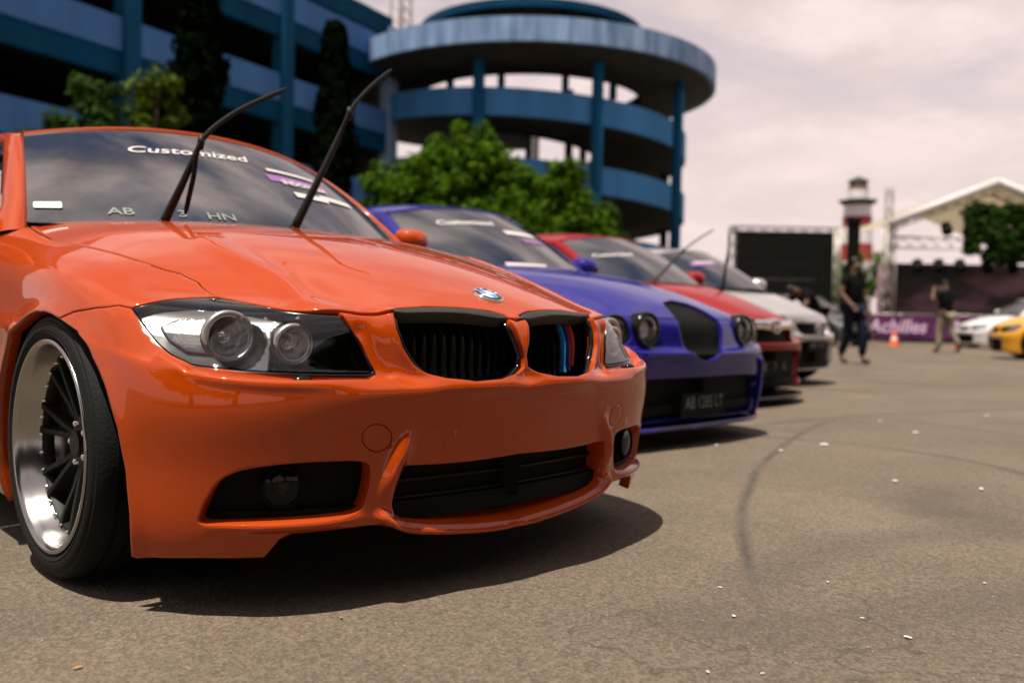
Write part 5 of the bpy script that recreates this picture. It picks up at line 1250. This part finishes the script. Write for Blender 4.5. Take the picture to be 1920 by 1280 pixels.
# ------------------------------------------------------------------ people
SKIN = mat('skin', (.10, .05, .03), .6); HAIR = mat('black hair', (.006, .006, .006), .6)
def skin_mesh(name, V, E_, rad, material, parent, root=0, sub=1):
    me = bpy.data.meshes.new(name); me.from_pydata([tuple(map(float, v)) for v in V], E_, []); me.materials.append(material); o = link(bpy.data.objects.new(name, me), parent)
    md = o.modifiers.new('skin', 'SKIN'); md.use_smooth_shade = True
    for i, d in enumerate(me.skin_vertices[0].data):
        r = rad[i]; d.radius = r if isinstance(r, tuple) else (r, r); d.use_root = (i == root)
    s_ = o.modifiers.new('subsurf', 'SUBSURF'); s_.levels = sub; s_.render_levels = sub; return o
def person(loc, rz, J, label, shirt, trousers, shoes, h=1.68, group=None, short=False, fingers=True):
    """J: joints in metres for a 1.7 m figure facing -y (keys: pelvis, chest, neck, head, and L/R shoulder elbow wrist hip knee ankle toe)"""
    o = empty('person', loc, rz); tag(o, label, 'person', group); k = h/1.70; g = lambda n: np.array(J[n])*k
    V = []; E_ = []; R = []
    def add(p, r, par=None):
        V.append(p); R.append(tuple(np.array(r)*k) if isinstance(r, tuple) else r*k)
        if par is not None: E_.append((par, len(V)-1))
        return len(V)-1
    pe = add(g('pelvis'), (.145, .10)); wa = add((g('pelvis')*.5+g('chest')*.5), (.135, .095), pe); ch = add(g('chest'), (.155, .105), wa)
    nk = add(g('neck'), .055, ch); hb = add(g('head')*.45+g('neck')*.55, (.06, .07), nk); hd = add(g('head'), (.078, .098), hb); tp = add(g('head')+(g('head')-g('neck'))*.42, (.055, .068), hd)
    fd = nrm(np.array([J.get('look', (0, -1, 0))]))[0]; ns = add(g('head')+fd*.085*k-[0, 0, .02*k], .018, hd)
    ends = {}
    for s_ in 'LR':
        sh = add(g(s_+'sho'), .065, ch); el = add(g(s_+'elb'), .045, sh); wr = add(g(s_+'wri'), .030, el); d = nrm(g(s_+'wri')-g(s_+'elb')); pa = add(g(s_+'wri')+d*.055*k, (.038, .020), wr)
        if fingers:
            t = nrm(np.cross(d, [0.3, 1, .2]));
            for q, ln in ((-.028, .06), (-.009, .075), (.010, .07), (.028, .055)): f1 = add(g(s_+'wri')+(d*(.10)+t*q)*k, .010, pa); add(g(s_+'wri')+(d*(.10+ln*.8)+t*q+np.array([0, -.012, 0]))*k, .008, f1)
            f1 = add(g(s_+'wri')+(d*.05+t*.048)*k, .011, pa); add(g(s_+'wri')+(d*.085+t*.062)*k, .009, f1)
        hp = add(g(s_+'hip'), .092, pe); kn = add(g(s_+'kne'), .062, hp); an = add(g(s_+'ank'), .040, kn); to = add(g(s_+'toe'), (.042, .028), an)
    skin_mesh('body', V, E_, R, SKIN, o)
    # shirt
    V2 = []; E2 = []; R2 = []
    def add2(p, r, par=None):
        V2.append(p); R2.append(tuple(np.array(r)*k) if isinstance(r, tuple) else r*k)
        if par is not None: E2.append((par, len(V2)-1))
        return len(V2)-1
    a = add2(g('pelvis')-[0, 0, .10*k], (.175, .13)); b = add2(g('pelvis')*.5+g('chest')*.5, (.165, .12), a); c = add2(g('chest'), (.18, .13), b); add2(g('neck')*.8+g('chest')*.2, (.085, .08), c)
    for s_ in 'LR': q = add2(g(s_+'sho'), .088, c); add2(g(s_+'sho')*.35+g(s_+'elb')*.65, .068, q)
    skin_mesh('shirt', V2, E2, R2, shirt, o, root=0)
    V2.clear(); E2.clear(); R2.clear(); a = add2(g('pelvis'), (.16, .115))
    for s_ in 'LR':
        q = add2(g(s_+'hip'), .108, a); n_ = add2(g(s_+'kne'), .08, q)
        if not short: add2(g(s_+'ank')+[0, 0, .03*k], .062, n_)
    skin_mesh('trousers', V2, E2, R2, trousers, o, root=0)
    for s_ in 'LR': skin_mesh('shoe', [g(s_+'ank')+[0, 0, -.045*k], (g(s_+'ank')+g(s_+'toe'))/2-[0, 0, .03*k], g(s_+'toe')], [(0, 1), (1, 2)], [(.048*k, .05*k), (.05*k, .042*k), (.045*k, .032*k)], shoes, o)
    up = nrm(g('head')-g('neck')); skin_mesh('hair', [g('head')+up*.03*k-fd*.035*k, g('head')+up*.07*k-fd*.01*k, g('head')+up*.06*k+fd*.04*k], [(0, 1), (1, 2)], [.088*k, .086*k, .06*k], HAIR, o)
    return o
STAND = dict(pelvis=(0, 0, .95), chest=(0, 0, 1.26), neck=(0, 0, 1.45), head=(0, -.02, 1.58), Lsho=(.17, 0, 1.38), Rsho=(-.17, 0, 1.38), Lelb=(.24, .03, 1.10), Relb=(-.24, .03, 1.10), Lwri=(.25, -.06, .87), Rwri=(-.25, -.06, .87),
             Lhip=(.09, 0, .88), Rhip=(-.09, 0, .88), Lkne=(.10, -.02, .48), Rkne=(-.10, -.02, .48), Lank=(.10, .03, .09), Rank=(-.10, .03, .09), Ltoe=(.11, -.13, .035), Rtoe=(-.11, -.13, .035))
def pose(**k): d = dict(STAND); d.update(k); return d
BLACKT = mat('black shirt', (.004, .0045, .004), .9, spec=.1); DENIM = mat('dark denim', (.008, .011, .022), .9, spec=.1); KHAKI = mat('khaki cotton', (.20, .17, .12), .85); SHOE = mat('dark shoe', (.02, .02, .018), .7); SHOEW = mat('pale shoe', (.4, .38, .33), .7); TEE2 = mat('red shirt', (.3, .03, .03), .8)
FACE = math.atan2(EX[1], EX[0])       # rz that makes a figure's -y face the camera
g = on(1597, 682, 2, 0)
person((g[0], g[1], 0), FACE+.5, pose(Lkne=(.09, -.14, .5), Lank=(.09, -.12, .10), Ltoe=(.10, -.27, .05), Rkne=(-.09, .02, .48), Rank=(-.10, .14, .12), Rtoe=(-.11, .0, .04), Relb=(-.27, .02, 1.12), Rwri=(-.24, -.16, .95)), 'person in a black shirt and dark jeans walking past the silver car', BLACKT, DENIM, SHOE, h=1.74)
g = on(1770, 661, 2, 0)
person((g[0], g[1], 0), FACE+math.pi+.4, pose(Lelb=(.32, -.10, 1.22), Lwri=(.14, -.22, 1.45), Relb=(-.33, -.08, 1.20), Rwri=(-.14, -.22, 1.45), Lkne=(.12, -.06, .50), Lank=(.16, -.02, .09), Ltoe=(.17, -.17, .035), Rkne=(-.12, .08, .5), Rank=(-.20, .26, .13), Rtoe=(-.21, .15, .04)), 'person in a black shirt and khaki trousers raising both hands by the banner', BLACKT, KHAKI, SHOE, h=1.74)
g = CT.world(np.array([[.95, 1.25, 0]]))[0]
g = on(1560, 676, 2, 0)
person((g[0]+.2, g[1]+.5, 0), FACE-1.1, pose(pelvis=(0, .12, .90), chest=(0, -.18, 1.12), neck=(0, -.36, 1.20), head=(0, -.48, 1.22), Lsho=(.17, -.28, 1.17), Rsho=(-.17, -.28, 1.17), Lelb=(.22, -.38, .95), Relb=(-.22, -.38, .95), Lwri=(.16, -.52, .88), Rwri=(-.16, -.52, .88), Lhip=(.09, .10, .85), Rhip=(-.09, .10, .85), Lkne=(.10, -.02, .47), Rkne=(-.10, -.02, .47), look=(0, -.6, -.8)), 'person in black bending forward over the silver car bonnet', BLACKT, BLACKT, SHOE, h=1.72)
# two onlookers on the ramp deck
for px, m_, lb in ((1079, DENIM, 'tiny onlooker in dark blue standing on the ramp deck'), (1093, TEE2, 'tiny onlooker in red standing on the ramp deck')):
    d = nrm(ray(px, 590)[:2]); e = CPOS[:2]-RAMP_C[:2]; b_ = e @ d; q_ = -b_+math.sqrt(b_*b_-(e @ e-7.5**2)); pp = CPOS[:2]+d*q_
    person((pp[0], pp[1], 6.65), FACE, STAND, lb, m_, DENIM, SHOE, h=1.7, fingers=False)

# ------------------------------------------------------------------ cones, litter, grit
M_CONE = mat('cone orange', (.75, .13, .03), .5); M_CONEW = mat('cone white band', (.75, .72, .7), .5)
def cone(px, py, label, h=.48):
    g = on(px, py, 2, 0); o = empty('traffic_cone', (g[0], g[1], 0)); tag(o, label, 'cone')
    MB().box((-.17, -.17, 0), (.17, .17, .03)).build('base', M_CONE, o, smooth=False)
    MB().lathe([(.13, .03), (.03, h), (0, h)], (0, 0, 0), (0, 0, 1), 20).build('shell', M_CONE, o, sharp=40); MB().lathe([(.098, .18), (.077, .28)], (0, 0, 0), (0, 0, 1), 20).build('band', M_CONEW, o)
cone(1676, 648, 'orange traffic cone on the asphalt before the purple banner'); cone(1799, 651, 'orange traffic cone low beside the white car', .3)
M_PAP = mat('pale scrap', (.5, .47, .44), .8); M_LF = mat('dry leaf', (.30, .16, .05), .8)
r = np.random.default_rng(3)
def scrap(px, py, sx_, sy_, m_, name, label, group, cat):
    g = on(px, py, 2, 0); a = r.uniform(0, 6.3); n = 9; t = np.linspace(0, 2*math.pi, n, endpoint=False); rr = r.uniform(.7, 1.15, n)
    V = [(sx_*rr[i]*math.cos(t[i]), sy_*rr[i]*math.sin(t[i]), .002+r.uniform(0, .35)*sy_) for i in range(n)]+[(0, 0, .003+.45*sy_)]
    o = obj(name, V, [(i, (i+1) % n, n) for i in range(n)]+[tuple(range(n-1, -1, -1))], m_, smooth=False); o.location = (g[0], g[1], .002); o.rotation_euler = (0, 0, a); tag(o, label, cat, group); return o
for px, py, s_ in ((1650, 791, .022), (1717, 812, .022), (1679, 903, .016), (1850, 780, .02), (1545, 835, .03), (1464, 846, .02), (1343, 836, .015), (1846, 1095, .005), (1376, 1157, .006), (1552, 1093, .005)):
    scrap(px, py, s_, s_*.7, M_PAP, 'paper_scrap', 'small pale scrap of paper lying on the asphalt', 'scraps of paper on the asphalt', 'litter')
for px, py, s_ in ((1840, 918, .026), (1702, 1197, .012), (1430, 1265, .006), (1327, 1262, .007), (1350, 1103, .007), (1617, 1161, .006)):
    scrap(px, py, s_, s_*.35, M_PAP, 'cigarette_end', 'thin pale litter strip lying on the asphalt', 'litter strips on the asphalt', 'litter')
for px, py, s_ in ((145, 1254, .010), (640, 1160, .007)):
    scrap(px, py, s_, s_*.5, M_LF, 'dry_leaf', 'small brown dry leaf lying on the asphalt', 'dry leaves on the asphalt', 'leaf')
V = []; F = []
for i in range(1500):
    px, py = r.uniform(-60, 1980), r.uniform(690, 1330); g = on(px, py, 2, 0); s_ = r.uniform(.001, .003); k = len(V)
    for a in range(5): t = a*1.2566+r.uniform(-.3, .3); V.append((g[0]+s_*math.cos(t), g[1]+s_*math.sin(t), .0005))
    V.append((g[0], g[1], s_*.8)); F += [(k+a, k+(a+1) % 5, k+5) for a in range(5)]
gr = obj('grit', V, F, mat('grit', (.18, .14, .10), .9, island=.6), smooth=False); tag(gr, 'fine pale grit scattered over the asphalt', 'grit', kind='stuff')
